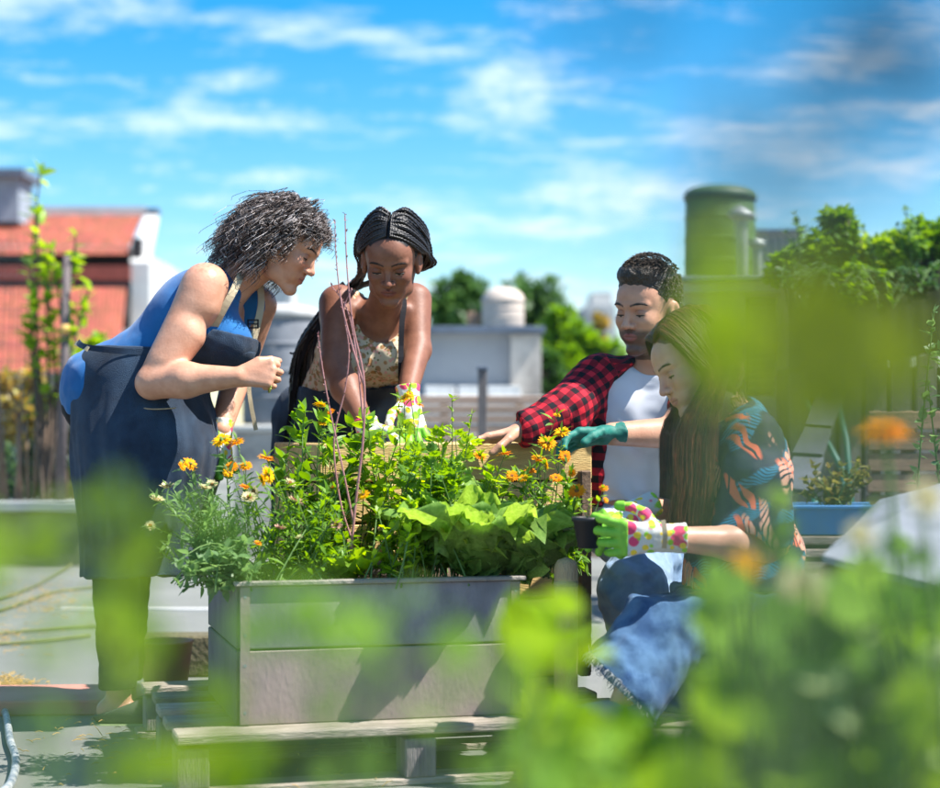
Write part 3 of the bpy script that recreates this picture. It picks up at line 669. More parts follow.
# ---- woman with braids, reaching into the bed
def woman_braids():
    base = P(335, 655, 5.85); base[2] = 0
    T = thing('person', 'woman with long black braids and a flowered beige top reaching down into the raised bed', 'person', base)
    J = dict(nb=P(380, 320, 5.27), che=P(372, 345, 5.36), wai=P(352, 392, 5.50), pel=P(338, 425, 5.68), sr=P(338, 304, 5.30), er=P(335, 366, 5.17), wr=P(363, 421, 5.02),
             sl=P(415, 300, 5.36), el=P(417, 350, 5.27), wl=P(407, 396, 5.10), hr=P(322, 440, 5.72), hl=P(368, 440, 5.72), kr=P(325, 560, 5.72), kl=P(368, 560, 5.76), ar=P(322, 652, 5.9), al=P(370, 650, 5.95))
    H = Head(P(391, 259, 5.10), (-.06, -.87, -.46), (.02, 0, 1), .99)
    def torso(F, g=0.0):
        for x in (-.065, .065):
            o = V(x, 0, 0); F.cap(J['pel'] + o, J['wai'] + o * .7, .115 + g, .088 + g, .04); F.cap(J['wai'] + o * .7, J['che'] + o, .088 + g, .09 + g, .04)
        F.cap(J['che'], J['nb'] + V(0, .03, -.01), .10 + g, .05 + g, .04)
        F.ell(P(352, 362, 5.27), .052 + g, None, .03); F.ell(P(392, 360, 5.28), .052 + g, None, .03)
        F.cap(J['nb'] + V(0, .06, -.01), J['sr'] + V(.02, .01, .0), .052 + g, .046 + g, .03); F.cap(J['nb'] + V(0, .06, -.01), J['sl'] + V(-.02, 0, 0), .052 + g, .045 + g, .03)
    def body(F):
        torso(F)
        F.cap(J['nb'] + V(0, .03, 0), H.w(-.03, 0, -.05), .053, .046, .03)
        F.cap(J['nb'] + V(.01, -.01, .01), P(350, 308, 5.27), .014, .012, .02); F.cap(J['nb'] + V(.02, -.01, .01), P(405, 308, 5.29), .014, .012, .02)
        F.cap(J['sr'], J['sr'] + V(0, -.01, -.04), .052, .05, .02); F.cap(J['sr'], J['er'], .052, .041, .02); F.cap(J['er'], J['er'] * .6 + J['wr'] * .4, .041, .043, .02); F.cap(J['er'] * .6 + J['wr'] * .4, J['wr'], .042, .027, .02)
        F.cap(J['sl'], J['el'], .050, .039, .02); F.cap(J['el'], J['wl'], .040, .027, .02)
        for a, b, c in (('hr', 'kr', 'ar'), ('hl', 'kl', 'al')):
            F.cap(J[a], J[b], .085, .058, .03); F.cap(J[b], J[c], .056, .036, .02); F.cap(J[c] + V(0, .03, -.04), J[c] + V(0, -.14, -.055), .034, .026, .02)
        H.add(F, jaw=.96, nose=1.12, lips=1.18, cheeks=1.08, ears=True)
    sk = skin_mat('skin_dark', (.25, .105, .062), (.185, .072, .042), .52)
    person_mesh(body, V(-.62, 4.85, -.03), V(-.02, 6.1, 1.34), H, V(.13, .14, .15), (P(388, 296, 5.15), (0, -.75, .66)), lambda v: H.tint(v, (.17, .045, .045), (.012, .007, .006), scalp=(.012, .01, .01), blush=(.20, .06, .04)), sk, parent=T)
    H.face_extras(T, M_BROW, M_LASH, .0012)
    # top
    F = Field(V(-.56, 5.0, .8), V(-.04, 5.75, 1.26), .0036); torso(F, .007)
    F.cut(P(360, 398, 5.4), (0, .2, -1))
    F.ell(J['sr'] + V(-.045, -.01, .0), V(.075, .10, .12), None, .006, True); F.ell(J['sl'] + V(.045, -.01, .0), V(.070, .10, .12), None, .006, True)
    F.ell(P(380, 306, 5.22), V(.078, .16, .108), None, .01, True)
    m = mat('flowered_cotton', (.62, .50, .34), .8, spec=.2)
    nt = m.node_tree; N = nt.nodes; L = nt.links; b = N['Principled BSDF']; cur = b.inputs['Base Color'].links[0].from_socket
    for (sc, thr, c) in ((42, .42, (.33, .17, .07)), (60, .33, (.62, .30, .24)), (75, .30, (.16, .14, .05))):
        vo = N.new('ShaderNodeTexVoronoi'); vo.inputs['Scale'].default_value = sc; L.new(N['Texture Coordinate'].outputs['Object'], vo.inputs[0])
        r = N.new('ShaderNodeMapRange'); L.new(vo.outputs['Distance'], r.inputs[0]); r.inputs[1].default_value = thr; r.inputs[2].default_value = thr - .08
        mx = N.new('ShaderNodeMix'); mx.data_type = 'RGBA'; L.new(r.outputs[0], mx.inputs[0]); L.new(cur, mx.inputs[6]); mx.inputs[7].default_value = (*c, 1); cur = mx.outputs[2]
    L.new(cur, b.inputs['Base Color'])
    obj('top', F.mesh(disp=folds(.002, 14, 4)), m, T, world=True)
    # apron
    F = Field(V(-.62, 5.1, .3), V(-.02, 6.05, 1.02), .0045); torso(F, .016)
    for x in (-.08, .09): F.cap(J['pel'] + V(x, -.02, 0), J['pel'] + V(x * 1.3, 0, -.45), .13, .14, .05)
    F.cut(P(360, 386, 5.4), (-.06, -.15, 1)); F.cut((0, 0, .33), (0, 0, -1))
    obj('apron', F.mesh(disp=folds(.006, (8, 6, 3), 12)), M_DENIM_NAVY, T, world=True)
    F = Field(V(-.70, 5.3, .02), V(-.0, 6.2, .9), .005)
    for a, b_, c in (('hr', 'kr', 'ar'), ('hl', 'kl', 'al')): F.cap(J[a], J[b_], .095, .072, .03); F.cap(J[b_], J[c], .070, .058, .02)
    F.cut((0, 0, .08), (0, 0, -1)); obj('trousers', F.mesh(disp=folds(.004, 8, 2)), M_BLACK, T, world=True)
    for k in ('ar', 'al'):
        F = Field(J[k] - V(.1, .25, .12), J[k] + V(.1, .12, .03), .003); F.cap(J[k] + V(0, .035, -.045), J[k] + V(0, -.15, -.055), .042, .034, .02); F.cut(J[k] + V(0, 0, -.02), (0, 0, 1)); F.cut(J[k] + V(0, 0, -.09), (0, 0, -1))
        obj('shoe', F.mesh(), M_SOLE, T, world=True)
    obj('apron_strap', strap([P(401, 390, 5.33), P(401, 370, 5.21), P(401, 345, 5.22), P(402, 322, 5.235), P(404, 302, 5.27), P(398, 288, 5.36)], .016, (0.1, -1, .2), .004), M_BLACK, T, world=True)
    obj('apron_strap', strap([P(322, 405, 5.42), P(316, 370, 5.40), P(318, 335, 5.39), P(328, 300, 5.38), P(345, 284, 5.38)], .022, (-.5, -1, .2), .004), M_BLACK, T, world=True)
    obj('apron_tie', strap([P(312, 330, 5.42), P(298, 370, 5.46), P(291, 410, 5.48), P(284, 450, 5.5)], .012, (0, -1, 0), .004), M_BLACK, T, world=True)
    # gloves
    glove(T, J['wl'] + V(.005, -.01, -.01), (.12, -.25, -1), (-1, -.2, 0), (0, -1, .3), (.35, .45, .3), cuff=.04, label='flowered glove with green palm on the hand by the wooden box')
    glove(T, J['wr'] + V(.01, -.01, -.01), (.3, -.3, -1), (1, -.1, .2), (.3, -1, 0), (.4, .5, .3), cuff=.015, label='white and green glove half sunk in the leaves')
    # braids
    st = []; rng = np.random.default_rng(8)
    for i in range(130):
        sd = -1 if i % 2 else 1; f = (i // 2) / 64
        x0 = .060 - .125 * f; zt = .118 * math.sqrt(max(.05, 1 - ((x0 + .014) / .1) ** 2)) 
        a = V(x0, sd * .004, .036 + math.sqrt(max(0, 1 - ((x0 + .014) / .098) ** 2)) * .090)
        k = rng.uniform(-.008, .008); lift = rng.uniform(0, .010) + (rng.random() < .14) * rng.uniform(.008, .024)
        c1 = V(x0 - .010, sd * (.045 + k), .107 - max(0, x0 - .01) * .75 + lift)
        c2 = V(x0 - .045, sd * (.083 + k + lift * .6), .055 - max(0, x0) * .4); c3 = V(-.045 + k - .02 * f, sd * (.092 + lift * .7 + k), -.005); c4 = V(-.075 - .02 * f + k, sd * (.078 + lift), -.06)
        cs = [H.w(*a), H.w(*c1), H.w(*c2), H.w(*c3), H.w(*c4)]
        if f > .15:   # long ends down the back over her right shoulder
            jx, jy = rng.uniform(-.022, .022), rng.uniform(-.02, .02)
            cs += [P(350, 290, 5.36) + V(jx, jy, 0), P(324, 318, 5.46) + V(jx, jy, rng.uniform(-.02, .02)), P(305, 350, 5.50) + V(jx * 1.3, jy, 0), P(300, 352 + rng.uniform(0, 60), 5.52) + V(jx * 1.6, jy, 0)]
        m = 18 * len(cs) - 20; s = np.linspace(0, len(cs) - 1, m); p = crom(cs, s); r = rng.uniform(.0030, .0042) * (1 + .28 * np.sin(np.arange(m) * 2.1)) * np.linspace(1, .75, m)
        st.append((p, r))
    obj('braids', tubes(st, 6), mat('braided_hair', (.012, .010, .011), .45, var=.3, spec=.55), T, world=True)
    F = Field(H.c - .17, H.c + .17, .004); F.ell(H.w(-.022, 0, .034), V(.090, .080, .086), H.M, .02); F.ell(H.w(-.065, 0, -.02), V(.06, .075, .07), H.M, .03)
    F.cut(H.w(.050, 0, .03), H.M @ V(1, 0, -.25)); F.ell(H.w(.05, 0, -.06), V(.085, .075, .080), H.M, .01, True)
    obj('hair_base', F.mesh(), mat('black_scalp', (.008, .007, .007), .6, bump=.4, bscale=150), T, world=True)
    return T

# ---- man in a red check shirt
def plaid():
    m = mat('red_check_flannel', (.50, .015, .03), .85, col2=(.42, .012, .025), spec=.15, bump=.1, bscale=400)
    nt = m.node_tree; N = nt.nodes; L = nt.links; b = N['Principled BSDF']; cur = b.inputs['Base Color'].links[0].from_socket
    at = N.new('ShaderNodeAttribute'); at.attribute_name = 'cuv'; sp = N.new('ShaderNodeSeparateXYZ'); L.new(at.outputs['Vector'], sp.inputs[0])
    ms = []
    for i in range(2):
        d = N.new('ShaderNodeMath'); d.operation = 'MULTIPLY'; L.new(sp.outputs[i], d.inputs[0]); d.inputs[1].default_value = 1 / .042
        f = N.new('ShaderNodeMath'); f.operation = 'FRACT'; L.new(d.outputs[0], f.inputs[0])
        g = N.new('ShaderNodeMath'); g.operation = 'GREATER_THAN'; L.new(f.outputs[0], g.inputs[0]); g.inputs[1].default_value = .5; ms.append(g.outputs[0])
    s = N.new('ShaderNodeMath'); s.operation = 'ADD'; L.new(ms[0], s.inputs[0]); L.new(ms[1], s.inputs[1])
    cr = N.new('ShaderNodeValToRGB'); cr.color_ramp.interpolation = 'CONSTANT'; h = N.new('ShaderNodeMath'); h.operation = 'MULTIPLY'; L.new(s.outputs[0], h.inputs[0]); h.inputs[1].default_value = .5; L.new(h.outputs[0], cr.inputs[0])
    e = cr.color_ramp.elements; e[0].color = (.58, .02, .035, 1); e[1].position = .75; e[1].color = (.010, .009, .012, 1); x = e.new(.25); x.color = (.17, .008, .018, 1)
    L.new(cr.outputs[0], b.inputs['Base Color']); return m
def man():
    base = P(650, 740, 4.98); base[2] = .0
    T = thing('person', 'man in red and black checked shirt over a white T-shirt crouching behind the raised bed', 'person', base)
    J = dict(nb=P(657, 366, 5.14), che=P(648, 412, 5.18), wai=P(640, 475, 5.20), pel=P(648, 520, 5.20), sr=P(598, 384, 5.14), er=P(566, 412, 5.00), wr=P(520, 432, 4.90),
             sl=P(704, 388, 5.20), el=P(672, 433, 4.98), wl=P(612, 434, 4.84), hr=P(655, 530, 5.15), kr=P(634, 590, 4.72), ar=P(645, 712, 4.78), hl=P(690, 530, 5.22), kl=P(690, 640, 4.85), al=P(735, 705, 5.2))
    H = Head(P(648, 308, 5.06), (-.66, -.73, -.17), (0.08, 0, 1), 1.04)
    def torso(F, g=0.0):
        for x in (-.085, .085):
            o = V(x, 0, 0); F.cap(J['pel'] + o, J['wai'] + o, .105 + g, .10 + g, .04); F.cap(J['wai'] + o, J['che'] + o, .10 + g, .115 + g, .04)
        F.cap(J['che'], J['nb'] + V(0, .01, -.03), .11 + g, .062 + g, .05)
        F.cap(J['nb'] + V(0, .02, -.045), J['sr'] + V(.02, 0, 0), .058 + g, .056 + g, .03); F.cap(J['nb'] + V(0, .02, -.045), J['sl'] + V(-.02, 0, 0), .058 + g, .056 + g, .03)
    def body(F):
        torso(F)
        F.cap(J['nb'] + V(0, .01, -.03), H.w(-.025, 0, -.045), .064, .058, .03); F.ell(H.w(.052, 0, -.075) + V(.02, .02, -.035), .012, None, .02)
        F.cap(J['sr'], J['er'], .055, .045, .02); F.cap(J['er'], J['wr'], .046, .030, .02)
        hand(F, J['wr'], (-.95, -.15, -.18), (-.2, -1, .1), (0, 0, -1), (.12, .2, .15), .3, 1.08)
        F.cap(J['sl'], J['el'], .055, .045, .02); F.cap(J['el'], J['wl'], .045, .031, .02)
        for a, b, c in (('hr', 'kr', 'ar'), ('hl', 'kl', 'al')): F.cap(J[a], J[b], .08, .06, .03); F.cap(J[b], J[c], .056, .036, .02)
        F.cap(J['ar'] + V(.02, .02, -.04), J['ar'] + V(-.15, -.06, -.055), .035, .026, .02); F.cap(J['al'] + V(.02, .02, -.04), J['al'] + V(-.13, -.06, -.055), .035, .026, .02)
        H.add(F, jaw=1.08, nose=1.12, cheeks=.98)
    sk = skin_mat('skin_olive', (.58, .31, .20), (.47, .235, .145))
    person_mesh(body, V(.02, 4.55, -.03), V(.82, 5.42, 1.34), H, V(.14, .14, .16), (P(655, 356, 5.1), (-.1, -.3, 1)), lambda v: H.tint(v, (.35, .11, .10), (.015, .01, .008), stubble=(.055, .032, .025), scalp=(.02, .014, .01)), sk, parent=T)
    H.face_extras(T, M_BROW, M_LASH, .0016, 1.15)
    # white T-shirt
    F = Field(V(.25, 4.9, .4), V(.75, 5.42, 1.1), .0036); torso(F, .010); F.cut((0, 0, P(0, 500, 5.15)[2]), (0, 0, -1)); F.ell(P(650, 352, 5.06), V(.078, .09, .062), None, .01, True)
    def tf(v, n): return .0034 * np.sin((v @ unit(V(.5, 0, 1))) * 2 * np.pi * 13 + 4.5 * snoise(v, 6, 3)) * (.4 + .6 * np.clip(snoise(v, 4, 9) + .4, 0, 1)) * np.clip((1.0 - v[:, 2]) * 4, .1, 1) + .002 * snoise(v, 12, 6)
    obj('t_shirt', F.mesh(disp=tf), mat('white_jersey', (.66, .68, .72), .85, col2=(.60, .62, .67), spec=.15, bump=.08, bscale=500), T, world=True)
    # open checked shirt: two sleeves and two fronts
    pm = plaid()
    F = Field(V(.02, 4.7, .42), V(.86, 5.45, 1.1), .0036)
    torso(F, .022); F.cap(J['sr'] + V(0, 0, .01), J['er'], .074, .068, .03); F.cap(J['er'], P(526, 429, 4.91), .068, .050, .03)
    F.cap(J['sl'] + V(0, 0, .01), J['el'] + V(.015, .02, 0), .074, .066, .03); F.cap(J['nb'] + V(0, .03, -.03), J['nb'] + V(0, .05, .01), .082, .070, .02)
    # opening down the front
    F.cap(P(664, 350, 5.0), P(640, 400, 4.98), .072, .092, .01, True, flat=((0, 1, 0), 2.0)); F.cap(P(640, 400, 4.98), P(642, 520, 4.98), .094, .125, .01, True, flat=((0, 1, 0), 1.7))
    F.cut((0, 0, P(0, 505, 5.15)[2]), (0, 0, -1)); F.cut(P(520, 431, 4.9), (-.95, -.2, -.1))
    up = V(0, 0, 1); fr = V(0, -1, 0)
    bones = [(J['sr'] + V(.03, 0, 0), J['er'], .07, up, 0), (J['er'], J['wr'], .058, up, np.linalg.norm(J['sr'] + V(.03, 0, 0) - J['er'])), (J['sl'], J['el'], .07, up, 0), (J['nb'] + V(0, 0, .05), J['pel'], .135, fr, 0)]
    obj('checked_shirt', F.mesh(disp=folds(.0045, (9, 9, 9), 21), attrs=lambda v: uv_from(bones, v)), pm, T, world=True)
    # jeans
    F = Field(V(.2, 4.5, .02), V(.95, 5.45, .72), .0042); 
    for x in (-.07, .08): F.cap(J['pel'] + V(x, 0, 0), J['pel'] + V(x, 0, .03), .128, .118, .03)
    F.cap(J['hr'], J['kr'], .105, .088, .03); F.cap(J['kr'], J['ar'], .086, .074, .03); F.cap(J['hl'], J['kl'], .105, .085, .03); F.cap(J['kl'], J['al'], .085, .07, .03)
    F.cut((0, 0, P(0, 503, 5.2)[2]), (0, 0, 1))
    obj('jeans', F.mesh(disp=folds(.008, (9, 8, 8), 31)), M_DENIM_PALE, T, world=True)
    for k in ('ar', 'al'):
        F = Field(J[k] - V(.25, .2, .12), J[k] + V(.12, .12, .04), .0034); F.cap(J[k] + V(.025, .02, -.04), J[k] + V(-.16, -.06, -.052), .045, .036, .02); F.cut(J[k] + V(0, 0, -.005), (0, 0, 1)); F.cut(J[k] + V(0, 0, -.085), (0, 0, -1))
        obj('shoe', F.mesh(), M_SOLE, T, world=True)
    glove(T, J['wl'], (-.97, -.2, -.12), (0, -.9, .5), (0, -.2, -1), (.35, .5, .4), m=M_TEAL, cuff=.035, tips=False, s=1.12, label='teal glove on the hand by the orange flowers')
    # short hair
    F = Field(H.c - .15, H.c + .17, .003); F.ell(H.w(-.016, 0, .044), V(.096, .083, .090), H.M, .02); F.ell(H.w(.030, 0, .098), V(.060, .064, .030), H.M, .03); F.ell(H.w(-.055, 0, -.01), V(.055, .072, .06), H.M, .03)
    F.cut(H.w(.082, 0, .05), H.M @ V(1, 0, -.32)); F.ell(H.w(.075, 0, -.01), V(.075, .10, .073), H.M, .006, True); F.ell(H.w(.02, 0, -.07), V(.10, .12, .078), H.M, .01, True); F.ell(H.w(-.006, .082, -.012), V(.028, .03, .040), H.M, .004, True); F.ell(H.w(-.006, -.082, -.012), V(.028, .03, .040), H.M, .004, True)
    hm = mat('dark_brown_hair', (.06, .038, .018), .5, col2=(.02, .013, .008), var=.5, spec=.5, bump=.5, bscale=120)
    hb = obj('hair', F.mesh(disp=lambda v, n: .003 * snoise(v, 40, 3)), hm, T, world=True)
    st = []; rng = np.random.default_rng(3); n = 0
    while n < 2400:
        u = unit(rng.normal(size=3))
        if u[2] < -.35 or (u[0] > .30 and u[2] < .45) or u[0] > .85: continue
        n += 1; p = H.w(*(V(-.014, 0, .045) + u * V(.095, .081, .088))); top = np.clip((u[2] - .1) * 1.5, 0, 1)
        if u[2] > .45: p = p + (H.M @ V(0, 0, 1)) * .012
        L = .007 + .013 * top;
        if abs(u[1]) > .75 and -.05 < u[0] + .1 < .35 and u[2] < .0: continue
        L = L; d = unit((H.M @ (u * .6 + V(.2 + 1.1 * top, .35 * top, .1 * top - .8 * (1 - top)))) + rng.normal(size=3) * .16); q = np.linspace(0, 1, 4)[:, None]
        st.append((p + d * L * q + (H.M @ V(.3, .2, -.15)) * L * q ** 2, np.array([.0012, .0012, .001, .0004])))
    obj('hair_strands', tubes(st, 3), hm, hb, world=True)
    return T

# ---- young woman in a palm print blouse, holding a seedling pot
def palm_print():
    m = mat('palm_print', (.014, .030, .070), .7, col2=(.012, .024, .055), spec=.25, bump=.05, bscale=300)
    nt = m.node_tree; N = nt.nodes; L = nt.links; b = N['Principled BSDF']; cur = b.inputs['Base Color'].links[0].from_socket; tc = N['Texture Coordinate']
    def M(op, a, b_=None):
        x = N.new('ShaderNodeMath'); x.operation = op
        for i, v in enumerate((a, b_)):
            if v is None: continue
            if isinstance(v, (int, float)): x.inputs[i].default_value = v
            else: L.new(v, x.inputs[i])
        return x.outputs[0]
    for (sc, loc, col, lim, ribs, rot) in ((13, (0, 0, 0), (.03, .22, .34), .50, 150, .6), (11, (3.3, .7, 1.1), (.80, .17, .10), .40, 60, -.7), (15, (7.3, 2.7, .1), (.82, .42, .30), .38, 110, 1.9)):
        mp = N.new('ShaderNodeMapping'); mp.inputs['Location'].default_value = loc; mp.inputs['Rotation'].default_value = (0, rot, 0); L.new(tc.outputs['Object'], mp.inputs[0])
        ns = N.new('ShaderNodeTexNoise'); ns.inputs['Scale'].default_value = 7; L.new(mp.outputs[0], ns.inputs[0])
        ad = N.new('ShaderNodeMix'); ad.data_type = 'VECTOR'; ad.inputs[0].default_value = .10; L.new(mp.outputs[0], ad.inputs[4]); L.new(ns.outputs['Color'], ad.inputs[5])
        st = N.new('ShaderNodeMapping'); st.inputs['Scale'].default_value = (.55, .3, 1.4); L.new(ad.outputs[1], st.inputs[0])
        vo = N.new('ShaderNodeTexVoronoi'); vo.inputs['Scale'].default_value = sc; L.new(st.outputs[0], vo.inputs[0])
        wv = N.new('ShaderNodeTexWave'); wv.wave_type = 'BANDS'; wv.bands_direction = 'DIAGONAL'; wv.inputs['Scale'].default_value = ribs * .35; wv.inputs['Distortion'].default_value = 1.5; L.new(ad.outputs[1], wv.inputs[0])
        k = M('SUBTRACT', lim, vo.outputs['Distance']); k = M('MULTIPLY', k, 18.0); w = M('SUBTRACT', wv.outputs['Fac'], .18); w = M('MULTIPLY', w, 5.0); k2 = M('MINIMUM', k, w)
        cl = N.new('ShaderNodeClamp'); L.new(k2, cl.inputs[0])
        mx = N.new('ShaderNodeMix'); mx.data_type = 'RGBA'; L.new(cl.outputs[0], mx.inputs[0]); L.new(cur, mx.inputs[6]); mx.inputs[7].default_value = (*col, 1); cur = mx.outputs[2]
    L.new(cur, b.inputs['Base Color']); return m
def young_woman():
    base = P(735, 750, 4.4); base[2] = .14
    T = thing('person', 'young woman with long brown hair and palm print blouse kneeling with a seedling pot', 'person', base)
    J = dict(nb=P(728, 412, 4.44), che=P(740, 455, 4.45), wai=P(742, 530, 4.47), pel=P(742, 590, 4.48), sl=P(755, 440, 4.31), el=P(768, 545, 4.24), wl=P(664, 538, 4.12),
             sr=P(718, 436, 4.60), er=P(712, 520, 4.60), wr=P(648, 506, 4.36), hl=P(735, 615, 4.38), kl=P(668, 622, 4.22), al=P(626, 700, 4.12), hr=P(740, 615, 4.58), kr=P(690, 690, 4.45), ar=P(780, 735, 4.7))
    H = Head(P(692, 363, 4.38), (-.86, -.30, -.40), (-.3, .1, 1), .985)
    def torso(F, g=0.0):
        for y in (-.06, .06):
            o = V(0, y, 0); F.cap(J['pel'] + o, J['wai'] + o * .8, .12 + g, .085 + g, .04); F.cap(J['wai'] + o * .8, J['che'] + o, .085 + g, .088 + g, .04)
        F.cap(J['che'], J['nb'] + V(0, 0, -.02), .095 + g, .05 + g, .04); F.ell(P(712, 478, 4.38), .052 + g, None, .03); F.ell(P(712, 478, 4.52), .052 + g, None, .03)
        F.cap(J['nb'] + V(.02, 0, -.03), J['sl'], .05 + g, .044 + g, .03); F.cap(J['nb'] + V(.02, 0, -.03), J['sr'], .05 + g, .044 + g, .03)
    def body(F):
        torso(F); F.cap(J['nb'] + V(0, 0, -.02), H.w(-.03, 0, -.05), .050, .045, .03)
        F.cap(J['sl'], J['el'], .047, .037, .02); F.cap(J['el'], J['el'] * .65 + J['wl'] * .35, .038, .041, .02); F.cap(J['el'] * .65 + J['wl'] * .35, J['wl'], .040, .025, .02)
        F.cap(J['sr'], J['er'], .047, .037, .02); F.cap(J['er'], J['wr'], .038, .025, .02)
        for a, b, c in (('hl', 'kl', 'al'), ('hr', 'kr', 'ar')): F.cap(J[a], J[b], .08, .055, .03); F.cap(J[b], J[c], .052, .035, .02); F.cap(J[c] + V(.02, 0, -.03), J[c] + V(-.13, -.02, -.05), .032, .024, .02)
        H.add(F, jaw=.93, nose=.92, lips=1.02, cheeks=1.08)
    sk = skin_mat('skin_light', (.66, .38, .26), (.57, .30, .195))
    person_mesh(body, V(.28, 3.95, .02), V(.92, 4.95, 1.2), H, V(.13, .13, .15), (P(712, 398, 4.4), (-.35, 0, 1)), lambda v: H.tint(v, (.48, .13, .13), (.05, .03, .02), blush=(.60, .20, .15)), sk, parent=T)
    H.face_extras(T, mat('brown_brow', (.04, .024, .016), .7), M_LASH, .0009)
    # blouse with a wide sleeve
    F = Field(V(.36, 4.05, .38), V(.95, 4.85, 1.02), .0034); torso(F, .016)
    F.cap(J['sl'] + V(0, 0, .005), P(757, 480, 4.27), .062, .082, .03); F.cap(P(757, 480, 4.27), P(752, 532, 4.235), .082, .098, .02, flat=((0, 1, 0), .75))
    F.cap(J['sr'], P(716, 500, 4.60), .062, .085, .03)
    F.cap(P(745, 560, 4.46), P(745, 590, 4.46), .145, .150, .04)
    sc_ = Field(V(.36, 4.05, .38), V(.95, 4.85, 1.02), .0034)
    F.cut((0, 0, P(0, 588, 4.4)[2]), (0, 0, -1)); F.ell(P(715, 398, 4.42), V(.085, .085, .07), None, .01, True)
    # sleeve mouth
    F.cap(P(745, 556, 4.2), P(700, 560, 4.15), .055, .08, .01, True, flat=((0, 1, 0), 1.4)); F.cap(P(790, 585, 4.2), P(700, 585, 4.15), .085, None, .008, True, flat=((0, 1, 0), 1.0))
    obj('blouse', F.mesh(disp=folds(.005, (7, 7, 5), 41)), palm_print(), T, world=True)
    # jeans: wide leg with a frayed hem
    F = Field(V(.2, 3.85, .02), V(1.0, 5.0, .62), .0042); F.cap(J['pel'] + V(-.02, -.05, -.02), J['pel'] + V(-.02, .07, -.02), .145, None, .03)
    F.cap(J['hl'], J['kl'], .115, .095, .04); F.cap(J['kl'], P(618, 692, 4.12), .098, .112, .03); F.cap(J['hr'], J['kr'], .11, .09, .03); F.cap(J['kr'], J['ar'], .09, .08, .03)
    hc = P(620, 688, 4.12); hn = unit(V(-.75, -.1, -.70)); F.cut(hc, hn); F.cut((0, 0, P(0, 590, 4.4)[2]), (0, 0, 1))
    je = obj('jeans', F.mesh(disp=folds(.007, (8, 8, 6), 51)), M_DENIM_BLUE, T, world=True)
    st = []; rng = np.random.default_rng(2); e1 = unit(np.cross(hn, V(0, 1, 0))); e2 = np.cross(hn, e1)
    for i in range(240):
        w = i / 240 * 6.283; p = hc + (e1 * math.cos(w) + e2 * math.sin(w)) * .108 - hn * .004; d = unit(hn + rng.normal(size=3) * .45) * rng.uniform(.008, .022)
        st.append((np.array([p, p + d * .5, p + d + V(0, 0, -.003)]), np.array([.0009, .0008, .0005])))
    obj('frayed_hem', tubes(st, 3), mat('fray_thread', (.55, .58, .60), .9), je, world=True)
    for k in ('al', 'ar'):
        F = Field(J[k] - V(.2, .1, .1), J[k] + V(.1, .1, .04), .0034); F.cap(J[k] + V(.025, 0, -.03), J[k] + V(-.14, -.02, -.046), .042, .034, .02); F.cut(J[k] + V(0, 0, -.0), (0, 0, 1)); F.cut(J[k] + V(0, 0, -.078), (0, 0, -1))
        obj('shoe', F.mesh(), mat('grey_canvas_shoe', (.33, .38, .44), .85), T, world=True)
    # gloves
    glove(T, J['wl'], (-.98, -.05, .0), (0.0, -.1, 1), (-.1, 1, .1), (.25, .35, .3), cuff=.05, s=1.06, fcurl=[(.2, .3, .3), (.3, .4, .3), (.35, .4, .3), (.4, .45, .3)], label='flowered glove holding the pot from below')
    glove(T, J['wr'] + V(-.02, -.03, -.005), (-.80, -.35, -.28), (-.25, -.6, -.5), (.2, .5, -.9), (.3, .5, .5), cuff=.04, s=1.06, label='pink and green glove over the far side of the pot')
    obj('cuff_band', strap([P(663, 520, 4.075), P(665, 535, 4.068), P(664, 548, 4.085)], .011, (-.1, -1, 0), .003), M_STRAP, T, world=True)
    # hair
    F = Field(H.c - .17, H.c + .17, .0034); F.ell(H.w(-.020, 0, .040), V(.097, .083, .090), H.M, .02); F.ell(H.w(-.06, 0, -.03), V(.055, .078, .08), H.M, .03)
    F.cut(H.w(.070, 0, .04), H.M @ V(1, 0, -.35)); F.ell(H.w(.068, 0, -.035), V(.085, .080, .085), H.M, .01, True)
    hm = mat('long_brown_hair', (.055, .024, .012), .42, col2=(.14, .055, .022), var=.45, spec=.5, scale=20)
    hb = obj('hair', F.mesh(disp=lambda v, n: .002 * snoise(v, 30, 3)), hm, T, world=True)
    st = []; rng = np.random.default_rng(13)
    for i in range(3400):
        sd = 1 if i % 5 < 3 else -1; f = rng.random()      # local +y is her left, the side towards the camera
        x0 = .070 - .15 * f; zt = .042 + .092 * math.sqrt(max(0, 1 - ((x0 + .018) / .100) ** 2)); j = rng.normal(size=3) * .0035
        c = [V(x0, sd * .002, zt), V(x0 - .006, sd * .042, .122 - .25 * max(x0, 0) - .35 * max(0, -.04 - x0)), V(x0 * .9 - .010, sd * .080, .062 - .1 * max(x0, 0)), V(x0 * .75 - .014, sd * .092, .0), V(x0 * .55 - .012, sd * .088, -.055)]
        cs = [H.w(*(q + j * (.3 + .35 * n_))) for n_, q in enumerate(c)]
        if f < .72 and sd > 0:
            g = f / .72; xx = 676 + 34 * g + rng.normal() * 3; cs += [P(xx + 3, 430, 4.275 + rng.uniform(-.012, .02)), P(xx + 1, 480, 4.255 + rng.uniform(-.02, .02)), P(xx - 4 + rng.normal() * 3, 548 - 26 * rng.random(), 4.25 + rng.uniform(-.02, .02))]
        elif f < .55:
            xx = 664 + 22 * f + rng.normal() * 2; cs += [P(xx, 430, 4.44), P(xx - 1, 480, 4.42), P(xx - 2, 536 - 20 * rng.random(), 4.42)]
        else:
            cs += [P(732 + rng.normal() * 4, 402, 4.40 + .1 * rng.random()), P(744 + rng.normal() * 5, 432, 4.40 + .12 * rng.random())]
